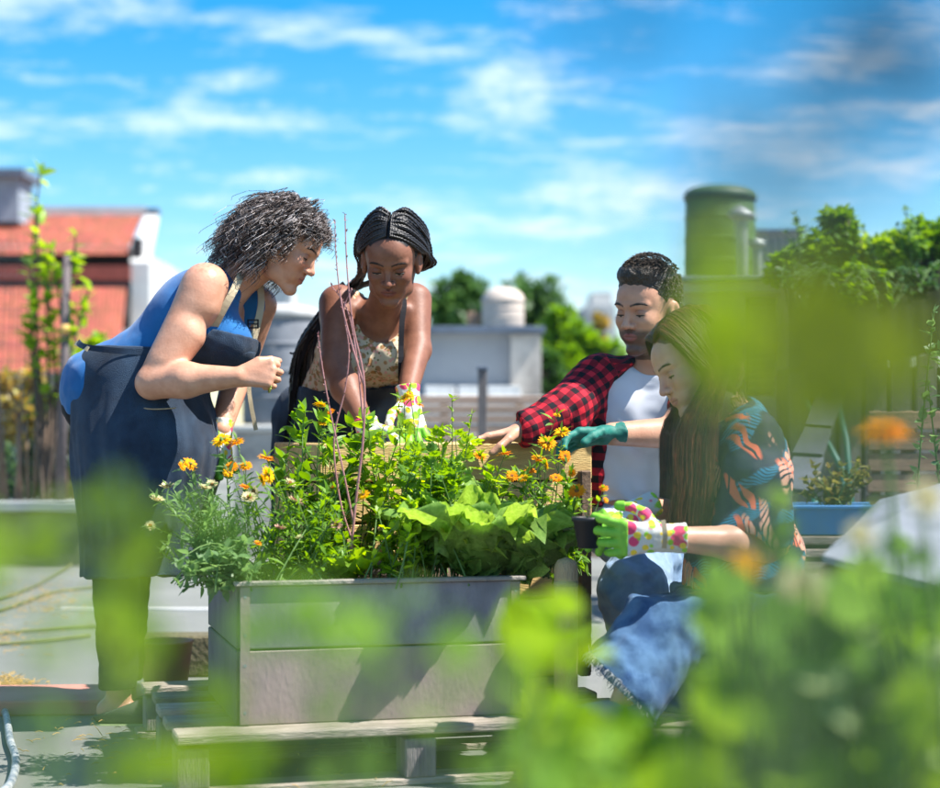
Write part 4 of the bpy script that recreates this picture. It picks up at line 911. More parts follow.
        m = 20; s = np.linspace(0, len(cs) - 1, m); st.append((crom(cs, s), .00095 * np.linspace(1, .5, m) * rng.uniform(.7, 1.3)))
    for i in range(800):
        y0 = rng.normal() * .042; y0 = float(np.clip(y0, -.085, .085)); j = rng.normal(size=3) * .003; k = math.sqrt(max(.1, 1 - (y0 / .095) ** 2))
        cs = [H.w(*(q + j)) for q in (V(-.045, y0 * .4, .128), V(-.020 - .092 * k, y0, .075), V(-.020 - .104 * k, y0 * 1.05, .020), V(-.020 - .098 * k, y0 * 1.05, -.04))]
        cs += [P(738 + rng.normal() * 4, 404, 4.42 + .8 * y0), P(748 + rng.normal() * 5, 428 + rng.uniform(-4, 14), 4.42 + .9 * y0)]
        s_ = np.linspace(0, 5, 20); st.append((crom(cs, s_), .00095 * np.linspace(1, .5, 20) * rng.uniform(.7, 1.3)))
    obj('long_strands', tubes(st, 3), hm, hb, world=True)
    return T
# ------------------------------------------------------------------ the setting
M_CONC = mat('concrete', (.40, .41, .40), .85, col2=(.26, .28, .28), scale=1.3, bump=.12, bscale=45, contrast=(.3, .7))
M_WOOD = mat('weathered_wood', (.42, .36, .30), .85, col2=(.24, .20, .16), scale=9, bump=.3, bscale=40, var=.25, stretch=(1, 6, 6))
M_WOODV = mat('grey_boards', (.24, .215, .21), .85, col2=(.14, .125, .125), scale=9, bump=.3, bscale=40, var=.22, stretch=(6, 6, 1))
M_PINE = mat('pine_plank', (.72, .50, .20), .75, col2=(.56, .36, .13), scale=7, bump=.2, bscale=50, stretch=(1, 7, 7), var=.1)
M_TILE = mat('clay_tiles', (.38, .105, .055), .85, col2=(.25, .065, .04), scale=2.2, bump=.1, bscale=30, var=.25)
M_TERRA = mat('terracotta', (.62, .27, .22), .85, col2=(.50, .20, .15), scale=5, bump=.1, bscale=80)
M_PLASTER = mat('white_plaster', (.62, .61, .58), .9, col2=(.46, .46, .45), scale=1.6, bump=.1, bscale=20)
M_GREYW = mat('grey_render', (.32, .345, .37), .9, col2=(.25, .27, .30), scale=1.1, bump=.1, bscale=14)
M_STAIN = mat('stained_render', (.56, .52, .47), .9, col2=(.24, .22, .20), scale=3.0, bump=.2, bscale=14)
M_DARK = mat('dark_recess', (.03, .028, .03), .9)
M_SLATE = mat('slate_coping', (.13, .17, .23), .7)
M_FIBRE = mat('fibre_cement', (.22, .235, .26), .85, col2=(.15, .16, .18), scale=4, bump=.1, bscale=30)
M_METAL = mat('galvanised', (.34, .37, .36), .55, col2=(.24, .26, .26), metal=.5, scale=5)
M_STRAW = mat('straw', (.62, .40, .12), .8, var=.3)
M_SOIL = mat('soil', (.06, .040, .026), .95, col2=(.11, .075, .045), scale=30, bump=.8, bscale=70)

def slabbox(name, x0, y0, x1, y1, Y, dep, m, parent=None, bev=.004, rz=0):
    """upright block whose front face at depth Y fills the given photo rectangle"""
    a = P(x0, y1, Y); b = P(x1, y0, Y)
    c = V((a[0] + b[0]) / 2, Y + dep / 2, (a[2] + b[2]) / 2)
    me = MB().box((0, 0, 0), (b[0] - a[0], dep, b[2] - a[2]), bev=bev, rz=rz).mesh()
    pl = np.zeros(3) if parent is None else np.array(parent.location)
    return obj(name, me, m, parent, loc=c - pl)

def ground():
    g = MB().add([(-300, -300, 0), (300, -300, 0), (300, 300, 0), (-300, 300, 0)], [(0, 1, 2, 3)]).mesh()
    m = mat('yard_concrete', (.20, .205, .185), .85, col2=(.125, .13, .12), scale=.8, bump=.15, bscale=60, contrast=(.3, .7))
    tag(obj('ground', g, m), kind='structure')
    # pale painted strip and low step behind the left woman
    tag(slabbox('ground_stripe', 60, 609, 260, 613, 8.25, .06, M_PLASTER, bev=0), kind='structure')
    # cracks and stains as a slightly sunk joint
ground()

def tile_roof(p00, p10, p01, p11, nc, nr, r=.35):
    """curved clay tiles laid in courses, joined"""
    v = []; f = []; var = []
    p00, p10, p01, p11 = map(np.asarray, (p00, p10, p01, p11)); n0 = unit(np.cross(p10 - p00, p01 - p00))
    w = np.linalg.norm(p10 - p00) / nc
    for j in range(nr):
        for i in range(nc):
            b = len(v); q = random.random()
            for (t, up) in ((j / nr - .012, .30), ((j + 1) / nr + .02, .02)):
                for k in range(5):
                    s = (i + k / 4) / nc; a = p00 * (1 - s) + p10 * s; c = p01 * (1 - s) + p11 * s
                    v.append(a * (1 - t) + c * t + n0 * w * (r * math.sin(math.pi * k / 4) + up * .5)); var.append(q)
            for k in range(4): f.append((b + k, b + k + 1, b + 6 + k, b + 5 + k))
    return mesh(v, f, attrs={'var': np.array(var)}, smooth=False)

def red_house():
    Y = 30.0; base = P(60, 430, Y); base[2] = 0
    T = thing('tiled_house', 'house with two orange clay tile roofs and a white gable behind the wire fence', 'house', base)
    def q(name, *a, **k): return slabbox(name, *a, parent=T, **k)
    q('wall', -60, 246, 134, 330, Y + .5, 5, M_STAIN); q('wall', -60, 330, 134, 480, Y - 1.2, 3, M_PLASTER)
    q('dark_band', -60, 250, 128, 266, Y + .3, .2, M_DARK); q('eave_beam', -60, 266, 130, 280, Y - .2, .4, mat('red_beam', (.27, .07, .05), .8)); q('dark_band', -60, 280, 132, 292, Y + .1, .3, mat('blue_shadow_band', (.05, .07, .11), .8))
    r1 = obj('roof', tile_roof(P(-60, 255, Y), P(126, 255, Y), P(-60, 216, Y + 3.2), P(143, 216, Y + 3.2), 46, 9), M_TILE, T, world=True); r1['kind'] = 'stuff'
    r2 = obj('roof', tile_roof(P(-60, 372, Y - 4), P(118, 372, Y - 4), P(-60, 290, Y - .3), P(126, 290, Y - .3), 42, 13), M_TILE, T, world=True); r2['kind'] = 'stuff'
    b = MB(); b.box((P(44, 212, Y + 3.3)), ((P(148, 0, Y + 3.3) - P(-60, 0, Y + 3.3))[0], .3, .16)); obj('ridge_flashing', b.mesh(), M_PLASTER, T, world=True)
    b = MB(); pts = [P(146, 211, Y + 3.2), P(158, 211, Y + 3.2), P(148, 262, Y), P(130, 262, Y)]; n = len(pts); dv = V(0, .12, -.12)
    b.add(pts + [p + dv for p in pts], [(0, 1, 2, 3), (7, 6, 5, 4), (0, 4, 5, 1), (1, 5, 6, 2), (2, 6, 7, 3), (3, 7, 4, 0)]); obj('barge_board', b.mesh(), M_PLASTER, T, world=True)
    q('gable_wall', 131, 262, 150, 480, Y - .1, 5, M_PLASTER); q('window_frame', 132, 238, 141, 262, Y + .2, .2, M_DARK)
    w = q('gutter', 146, 208, 158, 213, Y + 2.9, .3, M_SLATE)
    c = q('chimney', -20, 176, 19, 222, Y + 2, 1.0, mat('grey_chimney', (.30, .36, .42), .9)); 
    a = slabbox('chimney_cap', -26, 168, 24, 176, Y + 1.8, 1.3, M_SLATE); pos = V(*a.location) - V(*T.location) - V(*c.location); a.parent = c; a.location = pos
red_house()

def tank(name, label, x0, x1, y0, y1, Y, m, dome=.16, rim=True, lid=None, base_z=0.0):
    r = (x1 - x0) / 2 * Y / FPX; c = P((x0 + x1) / 2, y1, Y); top = P(0, y0, Y)[2]; h = top - c[2]; base = V(c[0], Y, c[2])
    T = thing(name, label, 'water tank', base)
    d = dome * r
    prof = [(0, 0), (r * .98, 0), (r, .03 * h), (r, h - d - .06 * h), (r * .99, h - d - .05 * h)]
    obj('tank_body', MB().lathe(prof, 32).mesh(True), m, T)
    lp = [(r * 1.05, h - d - .07 * h), (r * 1.06, h - d - .02 * h)] + [(r * 1.02 * math.cos(a), h - d + d * math.sin(a)) for a in np.linspace(.05, 1.5, 6)] + [(0, h)]
    obj('tank_lid', MB().lathe([(r * .99, h - d - .07 * h)] + lp, 32).mesh(True), lid or m, T)
    for i in range(3): obj('tank_band', MB().lathe([(r * 1.0, h * (.2 + .22 * i)), (r * 1.025, h * (.205 + .22 * i)), (r * 1.025, h * (.23 + .22 * i)), (r * 1.0, h * (.235 + .22 * i))], 32).mesh(True), m, T)
    return T
def stand(parent_label, x0, x1, y0, Y, m): 
    c = P((x0 + x1) / 2, y0, Y); w = (x1 - x0) * Y / FPX
    T = thing('plinth', parent_label, 'plinth', (c[0], Y, 0)); obj('block', MB().box((0, 0, c[2] / 2), (w, w, c[2] - .004), bev=.01).mesh(), m, T); obj('slab', MB().box((0, 0, c[2] - .03), (w * 1.08, w * 1.08, .05), bev=.01).mesh(), M_CONC, T)
tank('water_tank', 'squat grey fibre cement tank between the two bending women', 243, 317, 304, 424, 12.0, M_FIBRE, .20, lid=mat('tank_lid_grey', (.44, .44, .43), .85))
stand('concrete plinth under the squat grey tank', 240, 320, 424.5, 12.0, M_STAIN)
T = thing('chimney', 'white rendered chimney showing just above the squat grey tank', 'chimney', P(274, 430, 26) * V(1, 1, 0)); slabbox('stack', 258, 286, 292, 480, 26, .5, M_PLASTER, T); slabbox('cap', 255, 281, 295, 286, 25.96, .6, M_PLASTER, T)

def boundary():
    # grey rendered building in the middle distance, with coping and stained pillar
    base = P(470, 430, 15); base[2] = 0
    T = thing('rendered_wall', 'pale grey rendered wall with slate coping under the domed white tank', 'wall', base)
    slabbox('wall_face', 405, 332, 512, 470, 15, .3, M_GREYW, T); slabbox('pillar', 511, 334, 541, 470, 14.9, .5, M_STAIN, T); slabbox('coping', 402, 326, 545, 332.5, 14.85, .7, M_SLATE, T)
    for i, (a, b) in enumerate(((425, 455), (458, 485), (488, 521))): slabbox('ledge_slab', a, 386, b, 396, 14.3, .65, mat('white_ledge', (.82, .82, .80), .8), T)
    slabbox('ledge', 410, 396, 545, 470, 14.25, .6, M_PLASTER, T)
    T = thing('brick_stub', 'small brown masonry stub left of the domed white tank', 'wall', P(472, 430, 15.4) * V(1, 1, 0)); slabbox('stub', 467, 312, 481, 327, 15.4, .2, mat('brown_masonry', (.42, .27, .18), .9, bump=.4), T)
    tank('water_tank', 'white domed water tank standing on the grey rendered wall', 482, 524, 287, 327, 15.3, mat('white_tank', (.60, .50, .42), .85, col2=(.45, .39, .34), scale=6), .62)
    TAN = mat('tan_boards', (.46, .34, .26), .85, col2=(.30, .22, .17), scale=9, bump=.3, bscale=40, var=.2, stretch=(1, 6, 6))
    # horizontal board fence
    Y = 10.0; base = P(500, 430, Y); base[2] = 0
    T = thing('board_fence', 'low weathered fence of horizontal boards behind the raised bed', 'fence', base)
    pl = MB().box((0, 0, 0), (2.7, .022, .044), bev=.003).mesh()
    y = 400
    i = 0
    while y < 560:
        o = obj('board', pl, TAN, T, loc=V(0.3 + random.uniform(-.01, .01), random.uniform(-.003, .003), P(0, y, Y)[2])); y += 9.6; i += 1
    for x in (395, 440, 515, 560, 625): slabbox('post', x, 397, x + 9, 575, Y + .03, .06, M_WOOD, T)
    T = thing('metal_post', 'dark metal post standing in front of the low board fence', 'post', P(483, 430, 9.8) * V(1, 1, 0)); slabbox('upright', 478, 370, 487, 592, 9.8, .05, M_WOODV, T); slabbox('cap', 477, 366, 488, 370, 9.79, .07, M_SLATE, T)
    # far pale building beyond the trees
    T = thing('apartment_building', 'pale far apartment block between the trees and the man', 'building', P(598, 430, 70) * V(1, 1, 0))
    slabbox('wall', 586, 304, 616, 440, 70, 4, M_PLASTER, T); slabbox('roof_block', 592, 292, 612, 304, 70.5, 3, M_PLASTER, T); slabbox('side_wall', 576, 310, 586, 440, 70.4, 4, M_GREYW, T)
    for x in (592, 602):
        for y in (312, 326): 
            w = slabbox('window', x, y, x + 4, y + 6, 69.9, .15, M_DARK, T, bev=0)
boundary()

def right_side():
    # green tank with vent pipes
    tank('water_tank', 'tall green water tank with domed lid above the man and the young woman', 686, 755, 185, 284, 13.0, mat('green_tank', (.075, .16, .05), .7, col2=(.055, .12, .04)), .25, lid=mat('dark_green_lid', (.05, .12, .05), .6))
    T = thing('vent_pipe', 'metal vent pipe with a wide conical cap in front of the green tank', 'vent pipe', P(741, 280, 12.2))
    s = 12.2 / FPX; b = MB().lathe([(6.5 * s, 0), (6.5 * s, 62 * s)], 16); obj('pipe', b.mesh(True), M_METAL, T)
    obj('cowl', MB().lathe([(5 * s, 58 * s), (13 * s, 63 * s), (14 * s, 66 * s), (9 * s, 70 * s), (3 * s, 74 * s), (0, 75 * s)], 20).mesh(True), M_METAL, T)
    T = thing('vent_pipe', 'small vent pipe with a round cap right of the tall one', 'vent pipe', P(757, 280, 12.3))
    obj('pipe', MB().lathe([(5 * s, 0), (5 * s, 34 * s)], 14).mesh(True), M_METAL, T); obj('cowl', MB().lathe([(5 * s, 32 * s), (9 * s, 35 * s), (9 * s, 39 * s), (0, 43 * s)], 16).mesh(True), M_METAL, T)
    T = thing('white_building', 'distant white building with dark vertical openings right of the green tank', 'building', P(780, 430, 48) * V(1, 1, 0))
    slabbox('wall', 752, 232, 805, 440, 48, 6, M_PLASTER, T); slabbox('cornice', 750, 228, 807, 232, 47.8, 6.5, M_SLATE, T)
    for x in range(756, 803, 8): slabbox('window', x, 236, x + 3, 262, 47.92, .2, M_SLATE, T, bev=0)
    # annexe wall with louvred window
    Y = 8.6; base = P(735, 430, Y); base[2] = 0
    T = thing('annexe', 'beige annexe with a louvred window behind the young woman', 'building', base)
    bg = mat('beige_wall', (.50, .44, .38), .9, col2=(.38, .34, .30), scale=2, bump=.1)
    slabbox('wall', 684, 292, 745, 560, Y, .25, bg, T); slabbox('wall', 779, 292, 783, 560, Y, .25, bg, T); slabbox('wall', 745, 396, 779, 560, Y, .25, bg, T); slabbox('wall', 745, 284, 779, 298, Y, .25, bg, T)
    slabbox('fascia', 672, 281, 800, 292, Y - .12, .5, M_PLASTER, T); slabbox('corner_post', 783, 290, 796, 575, Y - .05, .3, bg, T); slabbox('roof_slab', 668, 276, 803, 281.2, Y - .2, 3, M_SLATE, T)
    w = slabbox('window', 745.3, 298.3, 778.7, 395.7, Y + .14, .03, M_DARK, T, bev=0)
    lm = mat('louvre_paint', (.20, .27, .16), .6); sl = MB().box((0, 0, 0), (.148, .006, .036), rot=Matrix.Rotation(R(38), 3, 'X'), bev=.001).mesh()
    for k in range(13): obj('louvre', sl, lm, w, loc=V(0, -.08, (k - 6) * .0345))
    # shed: sloping sheet over vertical boards
    T = thing('lean_to_shed', 'dark lean-to shed with sloping green sheet and vertical grey boards', 'shed', P(870, 430, 7.5) * V(1, 1, 0))
    sm = mat('green_sheet', (.020, .024, .012), .95, spec=.05, col2=(.014, .017, .009), scale=4, bump=.1)
    b = MB(); n = 46; x0, x1 = P(788, 0, 7.5)[0], P(960, 0, 7.0)[0]; v = []; f = []
    for i in range(n * 2 + 1):
        t = i / (n * 2); a = (P(790, 372, 7.4) * (1 - t) + P(975, 346, 7.0) * t); c = (P(790, 286, 8.2) * (1 - t) + P(975, 262, 7.8) * t); dz = .003 * math.sin(i * math.pi / 4)
        v += [a + V(0, -dz, dz), c + V(0, -dz, dz), c + V(0, .006 - dz, dz - .006), a + V(0, .006 - dz, dz - .006)]
    for i in range(n * 2):
        for k in range(4): f.append((i * 4 + k, i * 4 + 4 + k, i * 4 + 4 + (k + 1) % 4, i * 4 + (k + 1) % 4))
    b.add(v, f); obj('roof_sheet', b.mesh(), sm, T, world=True)
    bd = MB().box((0, 0, 0), (.088, .02, 1.16), bev=.003).mesh(); x = 800; 
    while x < 975:
        p = P(x, 0, 7.9); obj('board', bd, M_WOODV, T, loc=V(p[0] - T.location[0], 7.9 - T.location[1] + random.uniform(-.004, .004), .58 + .0)); x += 25
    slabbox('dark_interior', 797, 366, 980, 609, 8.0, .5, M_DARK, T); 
    # folding chair of grey panels
    T = thing('folding_chair', 'folded garden chair with pale grey panels and teal frame by the shed', 'chair', P(815, 560, 6.6) * V(1, 1, 0))
    gp = mat('chair_panel', (.14, .155, .18), .8, spec=.2, col2=(.10, .11, .13)); tl = mat('teal_frame', (.02, .16, .13), .5)
    def pan(name, pts, th=.02):
        pts = [np.asarray(p) for p in pts]; n = unit(np.cross(pts[1] - pts[0], pts[2] - pts[0])) * th
        obj(name, MB().add(pts + [p + n for p in pts], [(3, 2, 1, 0), (4, 5, 6, 7), (0, 1, 5, 4), (1, 2, 6, 5), (2, 3, 7, 6), (3, 0, 4, 7)]).mesh(), gp, T, world=True)
    pan('backrest', [P(806, 428, 6.6), P(832, 430, 6.55), P(842, 401, 6.8), P(816, 400, 6.85)]); pan('backrest', [P(793, 456, 6.5), P(823, 458, 6.45), P(832, 432, 6.55), P(806, 430, 6.6)]); pan('seat', [P(778, 492, 6.2), P(812, 496, 6.15), P(824, 462, 6.45), P(794, 460, 6.5)])
    for pts in ([P(836, 396, 6.9), P(846, 440, 6.7), P(856, 560, 6.5)], [P(806, 400, 6.95), P(842, 470, 6.75), P(850, 560, 6.6)], [P(786, 496, 6.2), P(780, 560, 6.15)], [P(815, 498, 6.15), P(812, 565, 6.1)]): obj('frame', MB().tube(pts, .012, 8).mesh(True), tl, T, world=True)
    # slatted pallet leaning at the right edge
    Y = 6.3; T = thing('wooden_pallet', 'brown slatted pallet standing upright at the right edge by the shed', 'pallet', P(915, 560, Y) * V(1, 1, 0)); pl = MB().box((0, 0, 0), (.40, .018, .062), bev=.003).mesh()
    wm = mat('pallet_brown', (.36, .23, .15), .85, col2=(.24, .15, .10), bump=.3, stretch=(1, 6, 6), var=.2)
    for k in range(8): obj('slat', pl, wm, T, loc=V(.03, -.02 + .004 * k, P(0, 420 + 21 * k, Y)[2]))
    for x in (872, 905, 948): slabbox('stringer', x, 410, x + 9, 590, Y, .07, wm, T)
    # blue tray on a stack of boards, with a small shrub in it
    Y = 5.7; T = thing('board_stack', 'low stack of weathered boards under the blue tray', 'boards', P(830, 560, Y) * V(1, 1, 0)); z = P(0, 536, Y)[2]
    k = 0
    while z > .06:
        obj('board', MB().box((0, 0, 0), (.34, .26, .026), bev=.003, rz=random.uniform(-.06, .06)).mesh(), M_WOOD, T, loc=V(random.uniform(-.015, .015), .12, z - .014)); z -= .04; k += 1
    for sx in (-.13, .13): obj('bearer', MB().box((0, 0, 0), (.05, .20, .52), bev=.004).mesh(), M_WOODV, T, loc=V(sx, .13, .262))
    T = thing('blue_tray', 'bright blue plastic planting tray right of the young woman', 'tray', P(839, 535, Y)); bm_ = mat('blue_plastic', (.02, .22, .52), .45, col2=(.02, .18, .44))
    w, d, h = .27, .22, .088; s2 = lambda c, s_: MB().box(c, s_, bev=.003).mesh()
    obj('tray_base', s2((0, .12, .006), (w, d, .012)), bm_, T)
    for sx in (-1, 1): obj('tray_side', s2((sx * w / 2, .12, h / 2), (.007, d, h)), bm_, T)
    for sy in (0, 1): obj('tray_side', s2((0, .12 + (sy - .5) * d, h / 2), (w + .007, .007, h)), bm_, T)
    obj('rim', MB().box((0, .12 - d / 2 - .006, h), (w + .03, .016, .012), bev=.003).box((0, .12 + d / 2 + .006, h), (w + .03, .016, .012), bev=.003).mesh(), bm_, T)
    obj('soil', s2((0, .12, .035), (w - .008, d - .008, .05)), M_SOIL, T)
    # red crate with tilted white lid
    Y = 3.35; T = thing('red_crate', 'red box with a tilted white lid at the right edge', 'crate', P(890, 660, Y) * V(1, 1, 0)); rm = mat('red_paint', (.30, .02, .02), .5, col2=(.22, .016, .016))
    a, b2, c, d2 = P(822, 562, 3.2), P(965, 598, 3.0), P(965, 482, 3.9), P(880, 505, 3.9)
    n = V(0, 0, .012); obj('lid', MB().add([a, b2, c, d2] + [p + n for p in (a, b2, c, d2)], [(3, 2, 1, 0), (4, 5, 6, 7), (0, 1, 5, 4), (1, 2, 6, 5), (2, 3, 7, 6), (3, 0, 4, 7)]).mesh(), mat('white_lid', (.30, .32, .36), .7), T, world=True)
    q = [a + V(.02, .03, -.002), b2 + V(-.01, .03, -.002), c + V(0, -.05, -.002), d2 + V(.02, -.05, -.002)]; lo = [V(p[0], p[1], .02) for p in q]
    obj('box_body', MB().add(lo + q, [(3, 2, 1, 0), (4, 5, 6, 7), (0, 1, 5, 4), (1, 2, 6, 5), (2, 3, 7, 6), (3, 0, 4, 7)]).mesh(), rm, T, world=True)
    obj('rim', MB().tube([a + V(.01, .02, -.02), b2 + V(-.005, .02, -.02)], .012, 6).tube([a + V(.01, .02, -.02), d2 + V(.01, -.05, -.02)], .012, 6).mesh(True), rm, T, world=True)
right_side()

def left_side():
    # low wall with a planted strip behind it
    Y = 11.0; T = thing('low_wall', 'low concrete wall along the planted strip at the left', 'wall', P(20, 430, Y) * V(1, 1, 0))
    slabbox('wall_face', -60, 512, 96, 566, Y, .25, mat('mossy_wall', (.10, .12, .07), .9, col2=(.16, .17, .13), scale=5, bump=.3), T); slabbox('coping', -60, 502, 99, 512, Y - .03, .42, M_CONC, T)
    # wire fence on leaning stakes
    Y = 11.25; T = thing('wire_fence', 'wire mesh fence on thin stakes at the left edge', 'fence', P(20, 505, Y) * V(1, 1, 1))
    b = []; 
    for i in range(22): x = -20 + 5.6 * i; b.append((np.array([P(x, 506, Y), P(x + 4, 400, Y), P(x + 10, 236 + (i > 9) * 120, Y)]), np.full(3, .0016)))
    for i in range(16): y = 240 + i * 17; b.append((np.array([P(-20, y, Y), P(25, y + 2, Y), P(34 if y < 360 else 96, y + 4, Y)]), np.full(3, .0016)))
    o = obj('wire_mesh', tubes(b, 4), M_METAL, T, world=True)
    for i in range(15):
        x = -5 + i * 6.6 + random.uniform(-2, 2); l = random.uniform(-9, 9); obj('stake', MB().tube([P(x, 507, Y - .05), P(x + l * .5, 460, Y - .05), P(x + l, random.uniform(372, 425), Y - .04)], [.012, .010, .007], 6).mesh(True), mat('stake_wood', (.26, .17, .11), .9) if i == 0 else bpy.data.materials['stake_wood'], T, world=True)
    T = thing('tree_post', 'thick dark wooden stake beside the young tree at the left', 'post', P(66, 506, 11.1)); obj('shaft', MB().tube([P(60, 507, 11.1), P(64, 380, 11.1), P(67, 256, 11.1)], [.034, .030, .024], 8).mesh(True), mat('old_stake', (.16, .13, .13), .9, bump=.5), T, world=True)
    obj('tie', MB().tube([P(61, 330, 11.06), P(70, 329, 11.06)], .03, 8).mesh(True), M_STRAW, T, world=True)
left_side()

def floor_things():
    zg = 0
    # terracotta pot, tile, beam, ropes, hose
    c = P(166, 702, 5.45); T = thing('terracotta_pot', 'pale terracotta pot on the floor beside the left woman', 'pot', V(c[0], 5.45, 0)); s = 5.45 / FPX
    h = 62 * s; r = 27 * s; z0 = 0.02
    obj('pot_body', MB().lathe([(0, z0), (r * .74, z0), (r * .98, h), (r * 1.02, h), (r * 1.02, h + .006), (r * .88, h + .006), (r * .84, h - .03), (0, h - .03)], 28).mesh(True), M_TERRA, T)
    obj('soil', MB().lathe([(0, h - .012), (r * .86, h - .014)], 20).mesh(True), M_STRAW, T)
    T = thing('clay_slab', 'flat reddish clay slab on the floor at the left', 'slab', V(-1.2, 5.4, 0)); 
    obj('slab', MB().box((0, 0, .022), (.62, .34, .044), bev=.005, rz=R(4)).mesh(), M_TERRA, T); obj('lip', MB().box((.305, .02, .05), (.02, .34, .014), bev=.003, rz=R(4)).mesh(), M_TERRA, T)
    T = thing('timber_beam', 'old dark timber beam lying behind the terracotta pot', 'beam', V(P(195, 0, 6.1)[0], 6.1, 0))
    obj('beam', MB().box((0, 0, .07), (.42, .13, .14), bev=.008, rz=R(2)).mesh(), mat('mossy_timber', (.13, .11, .06), .9, bump=.5), T); obj('beam_end', MB().box((.215, .008, .07), (.008, .12, .13), bev=.003, rz=R(2)).mesh(), M_WOOD, T)
    rp = mat('green_cord', (.16, .17, .07), .7); ph = mat('garden_hose', (.07, .10, .15), .4, col2=(.5, .52, .5), scale=30)
    for i, (pts, lab) in enumerate((([(-20, 637), (40, 633), (95, 629), (140, 634)], 'thin cord lying on the concrete, the upper of the level pair'), ([(-20, 648), (40, 644), (90, 638)], 'thin cord lying on the concrete, the lower of the level pair'), ([(-20, 606), (30, 590), (60, 573), (75, 563)], 'thin cord curving up towards the low wall'), ([(-20, 618), (20, 606), (55, 594), (95, 590)], 'thin cord strewn with straw left of the woman'))):
        T = thing('cord', lab, 'cord', V(-1.3, 6, 0), group='cords on the concrete'); w = [np.array([(x - 470) * (CAMZ * FPX / (y - HOR)) / FPX, CAMZ * FPX / (y - HOR), .012]) for x, y in pts]; w = crom(w, np.linspace(0, len(w) - 1, 20)); obj('rope', tubes([(w, np.full(20, .0075))], 6), rp, T, world=True)
    T = thing('garden_hose', 'dark garden hose looping in at the bottom left corner', 'hose', V(-1.2, 4.8, 0)); pts = [(-14, 672), (-4, 690), (6, 720), (10, 745), (16, 765), (10, 790), (-8, 806)]
    w = [np.array([(x - 470) * (CAMZ * FPX / (y - HOR)) / FPX, CAMZ * FPX / (y - HOR), .014]) for x, y in pts]; w = crom(w, np.linspace(0, len(w) - 1, 40)); obj('tube', tubes([(w, np.full(40, .0105))], 8), ph, T, world=True); obj('coupling', MB().tube([w[5], w[7]], .016, 8).mesh(True), M_METAL, T, world=True)
    st = []; rng = np.random.default_rng(4)
    for cx, cy, n, sp in ((8, 690, 520, 16), (40, 602, 380, 30), (-5, 640, 200, 25), (110, 742, 80, 60), (300, 770, 60, 120)):
        for i in range(n):
            x = cx + rng.normal() * sp; y = cy + rng.normal() * sp * .30; 
            if y < 560: continue
            Y = CAMZ * FPX / (y - HOR); p = V((x - 470) * Y / FPX, Y, .004 + .03 * rng.random() * np.exp(-((x - cx) / sp) ** 2)); d = unit(V(*rng.normal(size=2), rng.normal() * .2)) * rng.uniform(.01, .04); st.append((np.array([p, p + d * .5 + V(0, 0, .003), p + d]), np.array([.0012, .0012, .0008])))
    tag(obj('straw', tubes(st, 3), M_STRAW), 'loose yellow straw scattered on the concrete', 'straw', kind='stuff')
    # pallet under the planters
    RZ = R(15); ux, uy = V(math.cos(RZ), math.sin(RZ), 0), V(-math.sin(RZ), math.cos(RZ), 0); O = V(-.66, 4.04, 0)
    T = thing('wooden_pallet', 'grey weathered pallet under the planters', 'pallet', O, rz=RZ)
    L_, D = 1.14, .98
    for i, y in enumerate((.045, .24, .44, .64, .84)): obj('deck_board', MB().box((L_ / 2 + random.uniform(-.01, .01), y + .02, .131), (L_, .10 if i else .11, .022), bev=.004).mesh(), M_WOOD, T)
    for x in (.04, L_ / 2, L_ - .04):
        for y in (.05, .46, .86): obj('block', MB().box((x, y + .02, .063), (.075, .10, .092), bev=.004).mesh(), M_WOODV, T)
    for y in (.05, .46, .86): obj('bottom_board', MB().box((L_ / 2, y + .02, .009), (L_ + .04, .10, .017), bev=.003).mesh(), M_WOOD, T)
    # planter of two stacked metal-faced frames
    gm2 = mat('planter_panel_upper', (.30, .285, .29), .6, col2=(.15, .145, .16), scale=6, bump=.15, bscale=90, contrast=(.38, .62), stretch=(1, 1, .5)); gm = mat('planter_panel_lower', (.36, .275, .245), .65, col2=(.21, .17, .155), scale=5, bump=.15, bscale=90, contrast=(.3, .7), stretch=(1, 1, .6)); O2 = P(240, 727, 4.19); O2[2] = .1425  # stains, plus upper bluish shade and lower pinkish sun put into the colours
    T = thing('planter_box', 'grey metal faced planter box full of vegetables and marigolds', 'planter', O2, rz=RZ); W_, Dp = .675, .56; H1, H2 = .175, .325
    for (z0, z1) in ((0, H1 - .002), (H1 + .002, H2)):
        zc, hh = (z0 + z1) / 2, z1 - z0
        obj('panel', MB().box((W_ / 2, 0, zc), (W_, .018, hh), bev=.003).mesh(), gm if z0 == 0 else gm2, T); obj('panel', MB().box((W_ / 2, Dp, zc), (W_, .018, hh), bev=.003).mesh(), gm, T)
        for x in (0, W_): obj('panel', MB().box((x, Dp / 2, zc), (.018, Dp - .02, hh), bev=.003).mesh(), mat('planter_side', (.16, .15, .15), .8, bump=.2) if not bpy.data.materials.get('planter_side') else bpy.data.materials['planter_side'], T)
    obj('rim', MB().box((W_ / 2, -.004, H2 + .005), (W_ + .03, .034, .010), bev=.002).box((W_ / 2, Dp + .004, H2 + .005), (W_ + .03, .034, .010), bev=.002).mesh(), mat('rim_wood', (.30, .27, .24), .85, bump=.4), T)
    for x in (.01, W_ - .01):
        obj('corner_strip', MB().box((x, -.0115, H2 / 2), (.022, .004, H2 - .006)).mesh(), gm, T)
        for z in (.03, .14, .21, .30): obj('screw', MB().lathe([(0, 0), (.004, 0)], 8).mesh(), M_METAL, T, loc=(x, -.014, z)).rotation_euler = (R(90), 0, 0)
